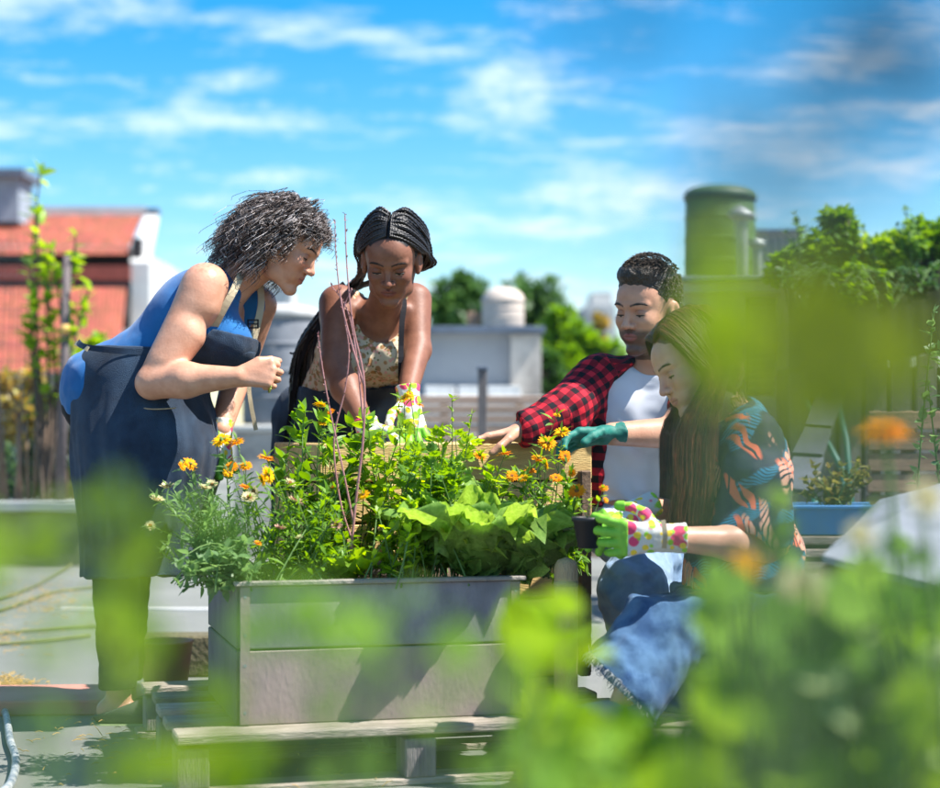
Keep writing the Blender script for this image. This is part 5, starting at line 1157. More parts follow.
    g = np.mgrid[0:30, 0:26].reshape(2, -1).T; v = np.zeros((len(g), 3)); v[:, 0] = .012 + g[:, 0] / 29 * (W_ - .024); v[:, 1] = .012 + g[:, 1] / 25 * (Dp - .024); v[:, 2] = H2 - .03 + .014 * snoise(v, 9, 3)
    idx = np.arange(len(g)).reshape(30, 26); f = np.stack([idx[:-1, :-1], idx[1:, :-1], idx[1:, 1:], idx[:-1, 1:]], -1).reshape(-1, 4); obj('soil', mesh(v, f, smooth=True), M_SOIL, T)
    # taller timber bed behind
    zt = P(0, 442, 4.92)[2]; A = P(318, 450, 4.80); B = P(590, 437, 5.06); L2 = float(np.linalg.norm((B - A)[:2])); rz = math.atan2(B[1] - A[1], B[0] - A[0])
    T = thing('raised_bed', 'tall raised bed of yellowish pine planks behind the marigolds', 'planter', V(A[0], A[1], 0), rz=rz)
    n = 6; ph_ = (zt - .145) / n
    for i in range(n):
        z = .145 + ph_ * (i + .5)
        obj('plank', MB().box((L2 / 2, 0, z), (L2, .03, ph_ - .006), bev=.004).mesh(), M_PINE, T); obj('plank', MB().box((L2 / 2, .5, z), (L2, .03, ph_ - .006), bev=.004).mesh(), M_PINE, T)
        obj('end_plank', MB().box((L2 - .016, .25, z), (.03, .466, ph_ - .006), bev=.004).mesh(), M_PINE, T)
        obj('end_plank', MB().box((.016, .25, z), (.03, .466, ph_ - .006), bev=.004).mesh(), M_PINE, T)
    for x in (.05, L2 - .03): obj('corner_post', MB().box((x, -.030, (.145 + zt) / 2 - .04), (.032, .028, zt - .225), bev=.004).mesh(), mat('dark_batten', (.16, .10, .06), .85, bump=.3), T)
    obj('soil', MB().box((L2 / 2, .25, zt - .10), (L2 - .066, .464, .1)).mesh(), M_SOIL, T)
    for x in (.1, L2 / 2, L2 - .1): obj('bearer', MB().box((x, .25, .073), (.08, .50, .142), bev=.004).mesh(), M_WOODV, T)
    # rounded timber stake in front of the young woman
    T = thing('round_stake', 'pale round topped timber stake at the planter corner', 'stake', V(*P(566, 700, 4.35)[:2], 0)); r = 12 * 4.35 / FPX; h = P(0, 557, 4.35)[2]
    obj('shaft', MB().lathe([(0, 0), (r, 0), (r, h - r), (r * .92, h - r * .6), (r * .7, h - r * .25), (r * .3, h - .003), (0, h)], 20).mesh(True), mat('pale_stake', (.52, .40, .24), .8, bump=.3, stretch=(5, 5, 1)), T); obj('groove', MB().lathe([(r * 1.01, h - .07), (r * 1.03, h - .066), (r * 1.03, h - .06), (r * 1.01, h - .056)], 20).mesh(True), M_WOOD, T)
    # second low pallet on which the young woman kneels
    T = thing('wooden_pallet', 'weathered pallet the young woman kneels on', 'pallet', V(.48, 4.05, 0), rz=R(-4))
    for y in (.0, .16, .32, .48, .64, .80): obj('deck_board', MB().box((.36, y + .05, .131), (.86, .11, .022), bev=.004).mesh(), M_WOOD, T)
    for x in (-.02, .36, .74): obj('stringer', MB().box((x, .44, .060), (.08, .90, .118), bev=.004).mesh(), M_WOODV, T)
    # pot in the gloves
    T = thing('seedling_pot', 'small black plant pot held in the flowered gloves', 'pot', P(588, 548, 4.16)); s = 4.16 / FPX
    obj('pot_body', MB().lathe([(0, 0), (10 * s, 0), (15 * s, 27 * s), (16.5 * s, 27 * s), (16.5 * s, 31 * s), (14.5 * s, 31 * s), (14 * s, 26 * s), (0, 26 * s)], 24).mesh(True), mat('black_pot', (.015, .015, .017), .5), T); obj('soil', MB().lathe([(0, 27.5 * s), (14 * s, 26.6 * s)], 16).mesh(), M_SOIL, T)
floor_things()
# ------------------------------------------------------------------ plants
def leafmat(name, col, col2, tr=.42, var=.28, rough=.45, scale=25):
    return mat(name, col, rough, col2=col2, scale=scale, translucent=tr, var=var, spec=.4)
L_MID = leafmat('leaf_green', (.15, .29, .030), (.09, .21, .022)); L_LIGHT = leafmat('leaf_light', (.26, .41, .045), (.17, .31, .03)); L_LIME = leafmat('leaf_lime', (.26, .42, .035), (.20, .36, .03), .5)
L_GREY = leafmat('leaf_greyish', (.15, .26, .10), (.10, .20, .07)); L_DARK = leafmat('leaf_deep', (.045, .12, .025), (.03, .09, .02), .3); L_STEM = mat('plant_stem', (.12, .22, .05), .6, var=.2)
L_TREE = leafmat('tree_leaf', (.075, .17, .05), (.055, .13, .04), .3, .4); L_YEL = leafmat('yellowing_leaf', (.38, .36, .06), (.30, .20, .05), .4, .3)
L_LETTUCE = leafmat('lettuce_leaf', (.25, .40, .09), (.15, .29, .05), .42, .15, scale=35); M_TWIG = mat('pink_twig', (.42, .20, .20), .6, col2=(.32, .14, .12), scale=40); M_BARK = mat('bark', (.12, .09, .07), .9, bump=.5)
P_ORANGE = mat('petal_orange', (.92, .48, .004), .7, spec=.15, col2=(.85, .22, .002), translucent=.35, tcol=(.95, .36, .0), var=.12); P_YEL = mat('petal_yellow', (.92, .56, .004), .7, spec=.15, col2=(.88, .40, .002), translucent=.35, tcol=(.95, .55, .0), var=.1)
P_PALE = mat('petal_pale', (.72, .62, .33), .6, col2=(.60, .55, .30), translucent=.3, tcol=(.7, .65, .35), var=.15); P_PINK = mat('petal_pink', (.75, .42, .32), .6, translucent=.3, tcol=(.7, .4, .3)); P_CORE = mat('flower_core', (.40, .16, .02), .8, bump=.5, bscale=600)

def leaf_t(nx=5, wf=None, ny=1, fold=.25, droop=.25, w=.5, ruffle=0, seed=0):
    """leaf of unit length along +x; ny strips each side of the midrib"""
    wf = wf or (lambda t: math.sin(math.pi * min(1, t ** .75)) ** .9); v = []; r = random.Random(seed)
    for i in range(nx + 1):
        t = i / nx; hw = max(.012, w / 2 * wf(t))
        for j in range(-ny, ny + 1):
            s = j / ny; z = -droop * t * t + fold * abs(s) * hw * 1.0 + (ruffle * math.sin(t * 19 + j * 2.3 + seed) * abs(s) ** 1.5 * hw)
            v.append((t - .06 * abs(s) * w + (ruffle * .3 * math.sin(t * 23 + seed) * abs(s) * hw), s * hw, z))
    m = 2 * ny + 1; f = [(i * m + j, (i + 1) * m + j, (i + 1) * m + j + 1, i * m + j + 1) for i in range(nx) for j in range(m - 1)]
    return np.array(v), np.array(f)
T_OV = leaf_t(5); T_OV2 = leaf_t(4, w=.62, droop=.1); T_LANCE = leaf_t(4, wf=lambda t: (math.sin(math.pi * t ** 1.3) * .8 + .2) * (1 - t ** 6), w=.26, droop=.3); T_SM = leaf_t(2, w=.6, droop=.1)
T_LOBE = leaf_t(9, wf=lambda t: math.sin(math.pi * min(1, t ** .7)) * (.72 + .28 * math.cos(t * 19)), w=.75, ny=1, fold=.2)
def compound(base=T_OV2, n=5):
    v = []; f = []; b = 0
    for k in range(n):
        t = .35 + .6 * (k // 2) / max(1, (n - 1) // 2); sd = 0 if k == n - 1 else (-1 if k % 2 else 1); a = sd * .95; s = .42 if sd else .5
        if sd == 0: t = .62
        R_ = np.array([[math.cos(a), -math.sin(a), 0], [math.sin(a), math.cos(a), 0], [0, 0, 1]]); q = base[0] * s @ R_.T + V(t * .75, 0, -.1 * t); v.append(q); f.append(base[1] + b); b += len(q)
    return np.concatenate(v), np.concatenate(f)
T_COMP = compound()

def scatter(T_, pos, dirs, sizes, ups=None, rng=RNG, roll=.5):
    tv, tf = T_; n = len(pos); pos = np.asarray(pos); d = np.asarray(dirs, float); d /= np.linalg.norm(d, axis=1, keepdims=True) + 1e-9
    up = np.tile(V(0, 0, 1), (n, 1)) if ups is None else np.asarray(ups); up = up + rng.normal(size=(n, 3)) * roll * .6 + 1e-3
    l = np.cross(up, d); l /= np.linalg.norm(l, axis=1, keepdims=True) + 1e-9; u = np.cross(d, l)
    s = np.asarray(sizes)[:, None, None]
    v = pos[:, None, :] + s * (tv[None, :, 0:1] * d[:, None] + tv[None, :, 1:2] * l[:, None] + tv[None, :, 2:3] * u[:, None])
    f = tf[None] + (np.arange(n) * len(tv))[:, None, None]
    return v.reshape(-1, 3), f.reshape(-1, tf.shape[1]), np.repeat(rng.random(n), len(tv))
def smesh(*a, **k):
    v, f, q = scatter(*a, **k); return mesh(v, f, attrs={'var': q}, smooth=True)

def flower(parent, c, n, r, m, layers=2, core=.32, face=None, name='flower', droop=.1):
    """daisy-like head facing n: ring petals and a domed centre; one part"""
    n = unit(n); a = unit(np.cross(n, V(.3, .9, .1))); b = np.cross(n, a); rng = np.random.default_rng(int(abs(c[0] * 9999)) % 99999)
    pt = leaf_t(3, wf=lambda t: (.35 + .65 * math.sin(math.pi * (.12 + .75 * t))) * (1 if t < .99 else .55), w=.34, fold=.15, droop=droop)
    pos, dr, sz, up = [], [], [], []
    for L in range(layers):
        k = 17 - 3 * L
        for i in range(k):
            w = 6.283 * (i + rng.random() * .4) / k; e = a * math.cos(w) + b * math.sin(w); pos.append(c + e * r * .12 + n * .0012 * L); dr.append(e + n * (.06 + .28 * L + rng.normal() * .07)); sz.append(r * (1 - .2 * L) * rng.uniform(.8, 1.02)); up.append(n)
    v, f, q = scatter(pt, pos, dr, sz, ups=up, rng=rng, roll=.1)
    # centre
    cv = []; cf = []; N_ = 12
    for j, (rr, h) in enumerate(((1, 0), (.85, .35), (.45, .6), (.05, .65))):
        for i in range(N_): w = 6.283 * i / N_; cv.append(c + (a * math.cos(w) + b * math.sin(w)) * r * core * rr + n * r * core * h)
    for j in range(3):
        for i in range(N_): cf.append((j * N_ + i, j * N_ + (i + 1) % N_, (j + 1) * N_ + (i + 1) % N_, (j + 1) * N_ + i))
    me = mesh(np.concatenate([v, cv]), np.concatenate([f, np.array(cf) + len(v)]), attrs={'var': np.concatenate([q, np.full(len(cv), .5)])}, smooth=True)
    o = obj(name, me, [m, P_CORE], parent, world=True); me.polygons.foreach_set('material_index', np.concatenate([np.zeros(len(f), np.int32), np.ones(len(cf), np.int32)])); return o

def curve_pts(a, b, bow, n=9):
    t = np.linspace(0, 1, n)[:, None]; return a + (b - a) * t + bow * np.sin(t * np.pi) + V(0, 0, 1) * 0
def bush(name, label, base, tips, T_, size, per, m, cat='plant', group=None, srad=.002, spread=.05, up=.3, rng=None, rise=.08, sm=None, t0=.15):
    """plant: stems from the base to the tips, leaves all along them"""
    rng = rng or np.random.default_rng(abs(hash((round(float(base[0]), 3), round(float(base[1]), 3)))) % 99999)
    T = thing(name, label, cat, base, group); st = []; pos = []; dr = []; sz = []
    for tip in tips:
        b0 = base + V(*(rng.normal(size=2) * spread), 0); bow = (rng.normal(size=3) * .03 + V(0, 0, rise)) * np.linalg.norm(tip - b0); c = curve_pts(b0, tip, bow); st.append((c, srad * np.linspace(1.3, .5, len(c))))
        for k in range(per):
            t = t0 + (1 - t0) * rng.random() ** .85; i = t * (len(c) - 1); j = min(int(i), len(c) - 2); p = c[j] + (c[j + 1] - c[j]) * (i - j); d = unit(rng.normal(size=3) * V(1, 1, .5) + unit(c[j + 1] - c[j]) * .6 + V(0, 0, up)); s = size * rng.uniform(.55, 1.15) * (1 - .25 * t)
            pos.append(p); dr.append(d); sz.append(s)
        for k in range(3): pos.append(c[-1]); dr.append(unit(rng.normal(size=3) * .6 + V(0, 0, .8))); sz.append(size * rng.uniform(.4, .7))
    obj('stems', tubes(st, 5), sm or L_STEM, T, world=True); o = obj('foliage', smesh(T_, pos, dr, sz, rng=rng), m, T, world=True)
    return T, [s_[0] for s_ in st]
def region(x0, y0, x1, y1, Y0, Y1, n, seed):
    r = np.random.default_rng(seed); return [P(r.uniform(x0, x1), r.uniform(y0, y1), r.uniform(Y0, Y1)) for _ in range(n)]
def soil(px, Y): p = P(px, 0, Y); p[2] = .455; return p

def planter_plants():
    # marigolds: (px, py, Y, radius px, material)
    O, Y_, Pa, Pk = P_ORANGE, P_YEL, P_PALE, P_PINK
    groups = [
        ('marigold_plant', 'orange marigold clump at the left end of the planter beneath the lowered glove', soil(250, 4.45), [(190, 461, 4.36, 11, O), (222, 437, 4.36, 13, Y_), (237, 439, 4.42, 11, O), (231, 464, 4.40, 10, O), (246, 463, 4.36, 9, O), (182, 463, 4.33, 7, O), (204, 485, 4.30, 9, Pa), (167, 484, 4.34, 10, Pa), (157, 497, 4.30, 10, Pa), (212, 482, 4.34, 8, Pa), (150, 523, 4.30, 8, Pa), (228, 470, 4.33, 7, Y_)], L_GREY, 16),
        ('marigold_plant', 'marigold clump with yellow and faded cream heads left of the pink twigs', soil(290, 4.42), [(266, 455, 4.40, 12, O), (268, 472, 4.33, 12, Y_), (245, 484, 4.33, 8, O), (262, 477, 4.36, 9, Y_), (249, 495, 4.28, 11, Pa), (254, 489, 4.30, 9, Pa), (295, 498, 4.30, 10, Pk), (290, 480, 4.45, 8, Pa), (280, 525, 4.27, 8, Pk), (336, 522, 4.30, 9, Pk), (364, 492, 4.32, 9, Y_), (334, 485, 4.42, 6, O), (300, 535, 4.27, 7, Pa), (258, 540, 4.25, 6, O)], L_MID, 14),
        ('marigold_plant', 'marigold clump with many orange heads by the teal glove', soil(552, 4.62), [(562, 429, 4.62, 11, Y_), (547, 440, 4.58, 13, O), (539, 456, 4.52, 12, O), (565, 453, 4.6, 9, O), (556, 475, 4.48, 9, O), (577, 488, 4.42, 12, O), (523, 475, 4.50, 8, Y_), (512, 473, 4.52, 9, O), (530, 468, 4.55, 8, O), (546, 462, 4.5, 7, Y_), (572, 470, 4.56, 6, O), (557, 412, 4.64, 5, Y_)], L_MID, 20),
        ('marigold_plant', 'sparse marigold in front of the pine planks with three small heads', soil(488, 4.60), [(480, 453, 4.60, 9, O), (505, 451, 4.60, 11, O), (454, 478, 4.56, 7, O)], L_LIGHT, 22),
        ('marigold_plant', 'tall yellow marigold reaching the forearm of the woman with braids', soil(335, 4.62), [(320, 402, 4.64, 9, Y_), (330, 409, 4.6, 7, O), (322, 420, 4.6, 6, Y_)], L_LIGHT, 24),
        ('marigold_plant', 'slim marigold with loose yellow heads beside the glove over the pine box', soil(412, 4.66), [(404, 396, 4.66, 9, Y_), (420, 402, 4.66, 6, O), (399, 404, 4.66, 6, Y_), (410, 391, 4.66, 6, Y_)], L_LIGHT, 20)]
    for name, label, base, fl, m, per in groups:
        tips = [P(x, y + 3, Y) for x, y, Y, r, k in fl]; rng = np.random.default_rng(int(base[0] * -777) % 9999)
        x0 = min(f[0] for f in fl); x1 = max(f[0] for f in fl)
        extra = [P(rng.uniform(x0, x1), rng.uniform(475, 560), base[1] + rng.uniform(-.1, .08)) for _ in range(len(fl) + (6 if len(fl) > 6 else 1))]
        T, cs = bush(name, label, base, tips, T_LANCE, .050, per, m, 'flower', 'marigold plants in the planter', .0017, .035, .3, rng, .05)
        bush_extra(T, base, extra, T_LANCE, .050, per, m, rng)
        for (x, y, Y, r, k), c in zip(fl, cs):
            n = unit(rng.normal(size=3) * .35 + V(.05, -.45, .8)); flower(T, c[-1], n, r * .76 * Y / FPX, k, droop=.1 if k in (O, Y_) else -.25, core=.32 if k in (O, Y_) else .5)
    # leafy vegetables
    def B(label, px, Y, reg, n, T_, size, per, m, seed, name='leafy_plant', group='leafy plants in the planter', **k):
        return bush(name, label, soil(px, Y), region(*reg, n, seed), T_, size, per, m, 'plant', group, rng=np.random.default_rng(seed), **k)
    B('bushy bean plant with broad leaves below the forearm of the woman with braids', 320, 4.60, (278, 410, 372, 500, 4.5, 4.75), 26, T_OV, .070, 12, L_MID, 1, 'bean_plant')
    B('tall green pepper plant right behind the pink twigs', 385, 4.62, (355, 415, 425, 500, 4.5, 4.72), 24, T_OV, .055, 14, L_LIGHT, 2, 'pepper_plant')
    B('dense upright parsley in the middle of the planter', 428, 4.45, (398, 445, 458, 540, 4.36, 4.55), 34, T_COMP, .060, 14, L_MID, 3, 'parsley_plant')
    B('leafy tomato seedling near the glove over the pine box', 432, 4.72, (395, 425, 470, 480, 4.66, 4.78), 16, T_COMP, .075, 10, L_LIGHT, 4, 'tomato_plant')
    B('fine leaved herb in the front left of the planter', 300, 4.32, (262, 500, 352, 566, 4.26, 4.38), 34, T_LANCE, .042, 16, L_MID, 5, 'herb_plant')
    B('fresh green herb between the parsley and the light green chard', 395, 4.33, (372, 500, 420, 566, 4.30, 4.42), 18, T_OV2, .040, 12, L_LIGHT, 6, 'herb_plant')
    B('round leaved plant hanging over the left end of the planter', 238, 4.28, (176, 545, 262, 590, 4.14, 4.30), 34, T_OV2, .040, 10, L_GREY, 7, 'trailing_plant', up=.1, rise=.22)
    B('feathery light plant above the hanging round leaves', 225, 4.36, (160, 490, 270, 560, 4.25, 4.40), 30, T_LANCE, .045, 15, L_GREY, 8, 'feathery_plant')
    B('dark leafy plant behind the marigolds at the right end', 545, 4.60, (500, 480, 590, 545, 4.5, 4.68), 24, T_OV, .050, 13, L_MID, 9, 'leafy_plant')
    B('low leafy plant in front of the pine planks', 475, 4.62, (445, 465, 520, 520, 4.55, 4.68), 20, T_OV2, .050, 12, L_LIGHT, 10, 'leafy_plant')
    # single sprig with paired leaflets
    T, cs = bush('sprig', 'thin sprig with paired leaflets in front of the board fence', soil(430, 4.55), [P(452, 398, 4.5), P(472, 414, 4.5)], T_OV2, .030, 9, L_LIGHT, 'plant', None, .0018, .01, .4, np.random.default_rng(4), .04, t0=.72)
    # big ruffled lettuce and pale chard: every leaf a part
    def rosette(name, label, base, n, size, m, seed, aim=None, w=.62, group=None):
        T = thing(name, label, 'plant', base, group); rng = np.random.default_rng(seed); ms = []
        for s in range(5): v, f = leaf_t(16, w=w * (1 + .12 * s), ny=4, fold=.45, droop=.16 + .06 * s, ruffle=.5, seed=s + seed, wf=lambda t: (.16 + .84 * math.sin(math.pi * min(1, max(0, (t - .08) / .92)) ** .8 * .985) ** .8) if t > .1 else .16); ms.append(mesh(v, f, smooth=True))
        for i in range(n):
            a = 6.283 * i * .382 + rng.normal() * .2; el = R(86 - 42 * (i / n)) + rng.normal() * .08; d = V(math.cos(a) * math.cos(el), math.sin(a) * math.cos(el), math.sin(el)); s = size * (.62 + .45 * i / n) * rng.uniform(.85, 1.1)
            l = unit(np.cross(V(0, 0, 1), d)); u = np.cross(d, l); M_ = Matrix(((d[0], l[0], u[0]), (d[1], l[1], u[1]), (d[2], l[2], u[2]))).to_4x4()
            o = obj('leaf', ms[i % 5], m, T); o.matrix_local = Matrix.Translation(V(d[0], d[1], 0) * .012) @ M_ @ Matrix.Scale(s, 4)
        return T
    rosette('lettuce', 'big yellow green lettuce with ruffled leaves at the right front of the planter', soil(478, 4.44), 38, .31, L_LETTUCE, 3, w=.55)
    rosette('lettuce', 'smaller ruffled lettuce close to the right end of the planter', soil(525, 4.46), 18, .21, L_LETTUCE, 9)
    rosette('chard', 'young lime green chard beside the foot of the pink twigs', soil(345, 4.35), 9, .14, L_LIME, 5, w=.6)
    # pink budding twigs
    base = soil(350, 4.38); T = thing('budding_twig', 'bare pink twigs with small buds rising in front of the woman with braids', 'twig', base); rng = np.random.default_rng(6)
    paths = [[(348, 580), (356, 500), (363, 440), (364, 380), (353, 325), (347, 268), (345, 214)], [(364, 385), (352, 345), (341, 300), (336, 255), (335, 222)], [(353, 520), (343, 470), (330, 410), (322, 365), (318, 335)], [(352, 540), (340, 500), (334, 440), (345, 390), (349, 350), (344, 310), (352, 290)], [(363, 420), (357, 360), (348, 312), (331, 285)]]
    st = []; bp = []; bd = []; bs = []
    for i, pp in enumerate(paths):
        w = np.array([P(x, y, 4.38 + .02 * i) for x, y in pp]); w[0][2] = max(w[0][2], .45); m = 30; c = crom(w, np.linspace(0, len(w) - 1, m)); st.append((c, np.linspace(.0042, .0014, m) * (1 if i == 0 else .72)))
        for k in range(6, m, 1):
            for q in range(2): d = unit(c[k] - c[k - 1] + rng.normal(size=3) * .6 * V(.02, .02, .01) * 1); bp.append(c[k]); bd.append(unit(rng.normal(size=3) * .5 + unit(c[k] - c[k - 1]) * 1.2)); bs.append(rng.uniform(.006, .012))
    obj('stem', tubes(st, 6), M_TWIG, T, world=True); obj('buds', smesh(leaf_t(3, w=.45, droop=0), bp, bd, bs, rng=rng), M_TWIG, T, world=True)
    # seedling in the pot
    b = P(588, 520, 4.16); T, cs = bush('seedling', 'tiny orange flowered seedling in the held pot', b, [P(604, 488, 4.16), P(590, 500, 4.14), P(578, 505, 4.18)], T_OV2, .022, 5, L_LIGHT, 'plant', None, .0012, .004, .3, np.random.default_rng(3), .05)
    flower(T, cs[0][-1], V(.1, -.6, .8), .011, P_ORANGE); flower(T, cs[0][-1] + V(.004, 0, -.028), V(.5, -.6, .5), .008, P_ORANGE)
def bush_extra(T, base, tips, T_, size, per, m, rng):
    st = []; pos = []; dr = []; sz = []
    for tip in tips:
        b0 = base + V(*(rng.normal(size=2) * .04), 0); c = curve_pts(b0, tip, rng.normal(size=3) * .02); st.append((c, .0017 * np.linspace(1.3, .5, len(c))))
        for k in range(per): t = .1 + .9 * rng.random(); j = min(int(t * 8), 7); pos.append(c[j] + (c[j + 1] - c[j]) * (t * 8 - j)); dr.append(unit(rng.normal(size=3) + unit(c[j + 1] - c[j]) * .6 + V(0, 0, .3))); sz.append(size * rng.uniform(.5, 1.1))
    obj('stems', tubes(st, 5), L_STEM, T, world=True); obj('foliage', smesh(T_, pos, dr, sz, rng=rng), m, T, world=True)
planter_plants()

def tree(label, x, y0, y1, Y, rx, ry, n, m, seed, leaf=.25, cat='tree', name='tree', clumps=26, z0=0, trunk=.12):
    """trunk and limbs with leaf clumps spread through an uneven crown"""
    rng = np.random.default_rng(seed); s = Y / FPX; c = P(x, (y0 + y1) / 2, Y); base = V(c[0], Y, z0); T = thing(name, label, cat, base)
    cen = []; 
    for k in range(clumps): u = unit(rng.normal(size=3)) * rng.uniform(.35, 1) ** .5; cen.append(c + u * V(rx * s, rx * s * .8, (y1 - y0) / 2 * s))
    st = [(np.array([base, base * .5 + c * .5 + rng.normal(size=3) * .05, c]), np.array([trunk, trunk * .8, trunk * .45]))] + [(np.array([c * .7 + base * .3, (c + q) / 2 + rng.normal(size=3) * .05, q]), np.array([trunk * .4, trunk * .25, trunk * .1])) for q in cen]
    obj('trunk', tubes(st, 6), M_BARK, T, world=True); pos = []; dr = []; sz = []
    for q in cen:
        r = rng.uniform(.22, .42) * min(rx * s, (y1 - y0) / 2 * s)
        for k in range(n // clumps): u = unit(rng.normal(size=3)); pos.append(q + u * r * rng.uniform(.4, 1.15)); dr.append(unit(u + rng.normal(size=3) * .6 + V(0, 0, -.2))); sz.append(leaf * rng.uniform(.5, 1.1))
    obj('crown', smesh(T_SM, pos, dr, sz, rng=rng), m, T, world=True); return T
def far_plants():
    tree('broad dark tree left of the domed white tank', 462, 284, 340, 30, 26, 0, 4200, L_TREE, 1, .22); tree('dark tree top right behind the domed white tank', 530, 282, 350, 32, 30, 0, 3600, L_TREE, 2, .22)
    tree('bright leafy tree left of the checked sleeve', 562, 318, 410, 20, 34, 0, 5200, L_MID, 3, .14); tree('green tree between the stained pillar and the man', 590, 328, 420, 18, 34, 0, 4600, L_MID, 4, .13)
    tree('slim yellowish cypress left of the man', 600, 316, 372, 22, 8, 0, 1500, L_YEL, 5, .10, clumps=16, trunk=.05); tree('small dark shrub in front of the stained pillar', 548, 352, 404, 15.5, 16, 0, 2200, L_DARK, 6, .09, clumps=18, name='shrub', cat='shrub', trunk=.04)
    # vines over the shed
    for i, (x, y0, y1, rx, n, seed, lab) in enumerate(((800, 250, 292, 32, 2600, 11, 'leafy climber on the shed roof next to the white building'), (835, 212, 290, 24, 3400, 12, 'tallest leafy climber sticking up from the shed roof'), (880, 236, 296, 36, 3400, 13, 'yellowish flowering climber over the middle of the shed roof'), (930, 225, 300, 34, 3600, 14, 'dense climber at the far right of the shed roof'))):
        tree(lab, x, y0, y1, 8.3, rx, 0, n, (L_MID, L_MID, L_LIGHT, L_MID)[i], seed, .055, 'climbing plant', 'climbing_plant', 20, .0, .015)
    for i, (x, lab) in enumerate(((812, 'climber trailing over the left end of the green sheet'), (862, 'climber trailing over the middle of the green sheet'), (915, 'climber trailing over the right part of the green sheet'))):
        bush('trailing_climber', lab, P(x, 272, 8.0), region(x - 30, 285, x + 30, 318, 7.55, 7.75, 14, 70 + i), T_OV2, .055, 14, (L_DARK, L_MID, L_DARK)[i], 'climbing plant', None, .003, .12, -.1, np.random.default_rng(70 + i), .12)
    for x, y, s in ((795, 215, 1), (905, 208, 2), (862, 228, 3)):
        bush('climbing_shoot', 'thin shoot rising into the sky above the shed, %s' % ('nearest the white building', 'furthest right', 'the short one in the middle')[s - 1], P(x + 6, 275, 8.2), [P(x, y, 8.2), P(x + 7, y + 14, 8.2), P(x - 8, y + 18, 8.2)], T_OV2, .05, 12, L_GREY, 'plant', None, .003, .02, .3, np.random.default_rng(s))
    # shrub in the blue tray, and a slim mint stem at the right edge
    bush('small_shrub', 'small olive green shrub growing in the blue tray', P(840, 516, 5.8), region(800, 455, 872, 498, 5.72, 5.9, 22, 4), T_OV2, .045, 12, leafmat('leaf_olive', (.17, .19, .05), (.12, .10, .04)), 'shrub', None, .003, .03, .2, np.random.default_rng(9))
    b = P(938, 560, 4.9); b[2] = 0; bush('mint_stem', 'tall mint like stem at the right edge of the photo', b, [P(934, 312, 4.9), P(940, 350, 4.9), P(928, 385, 4.9)], T_OV2, .05, 46, L_GREY, 'plant', None, .004, .02, .2, np.random.default_rng(8), .0, t0=.5)
    # left: young tree, shrubs behind the low wall
    b = P(48, 500, 11.2); bush('young_tree', 'slender young tree with light green leaf tufts behind the wire fence', b, [P(40, 172, 11.2), P(38, 215, 11.2), P(76, 236, 11.15), P(45, 280, 11.2), P(34, 300, 11.2), P(90, 287, 11.1), P(52, 250, 11.2), P(30, 330, 11.25), P(70, 330, 11.2), P(44, 245, 11.2)], T_OV, .15, 26, L_LIGHT, 'tree', None, .012, .02, .1, np.random.default_rng(21), .02, sm=M_BARK, t0=.5)
    for i, (x, y0, y1, rx, m, lab) in enumerate(((88, 335, 395, 20, L_LIGHT, 'light green shrub beside the blue tank top'), (20, 370, 440, 34, L_YEL, 'yellowing shrub behind the wire fence'), (60, 400, 470, 30, L_DARK, 'dark brownish shrub low behind the stakes'), (15, 440, 505, 32, L_GREY, 'grey green low shrub on the wall at the left edge'), (70, 462, 508, 26, L_LIGHT, 'low green shrub near the apron behind the wall'))):
        tree(lab, x, y0, y1, 11.7 + .1 * i, rx, 0, 1500, m, 30 + i, .07, 'shrub', 'shrub', 16, .35, .012)
far_plants()
# ------------------------------------------------------------------ plants close to the camera, out of focus
def leafmat2(name, c, c2, tc, tr, var): return mat(name, c, .75, col2=c2, scale=60, translucent=tr, var=var, spec=.12, tcol=tc)
F_LIME = leafmat2('near_leaf_lime', (.38, .50, .004), (.32, .45, .003), (.60, .74, .0), .6, .12)
F_LIME2 = leafmat2('near_leaf_yellowgreen', (.27, .42, .012), (.20, .34, .01), (.46, .64, .01), .58, .25)
F_MID = leafmat2('near_leaf_green', (.17, .33, .02), (.11, .25, .015), (.32, .55, .01), .5, .35)
F_SOFT = leafmat2('near_leaf_soft', (.22, .40, .05), (.15, .30, .035), (.35, .58, .05), .5, .3)
F_PALE = leafmat2('near_leaf_highlight', (.50, .60, .28), (.40, .50, .22), (.6, .7, .3), .45, .2)  # pale leaf colour stands in for sunlit highlights
F_DRY = mat('near_dark_leaf', (.05, .07, .085), .9, spec=.1)
F_DEEP2 = leafmat2('near_leaf_mixed', (.15, .28, .025), (.06, .15, .015), (.30, .50, .02), .5, .6)
F_OLIVE = leafmat2('near_leaf_olive', (.20, .26, .003), (.17, .22, .002), (.38, .46, .0), .45, .12)
def near_bed():
    T = thing('foreground_bed', 'timber edged bed of soil in which the blurred front plants grow', 'planter', (.1, 1.0, 0))
    for y in (-.85, .75): obj('plank', MB().box((0, y, .14), (2.6, .03, .28), bev=.004).mesh(), M_WOOD, T)
    for x in (-1.285, 1.285): obj('plank', MB().box((x, -.05, .14), (.03, 1.57, .28), bev=.004).mesh(), M_WOOD, T)
    obj('soil', MB().box((0, -.05, .12), (2.54, 1.56, .24)).mesh(), M_SOIL, T)
near_bed()
LEAFS = [mesh(*leaf_t(7, w=w, ny=2, fold=f, droop=d), smooth=True) for w, f, d in ((.55, .25, .25), (.66, .15, .12), (.45, .35, .35), (.75, .2, .2))] + [mesh(*leaf_t(12, wf=lambda t: math.sin(math.pi * min(1, t ** .7)) * (.72 + .28 * math.cos(t * 22)), w=.8, ny=2, fold=.2), smooth=True)]
LC = {}
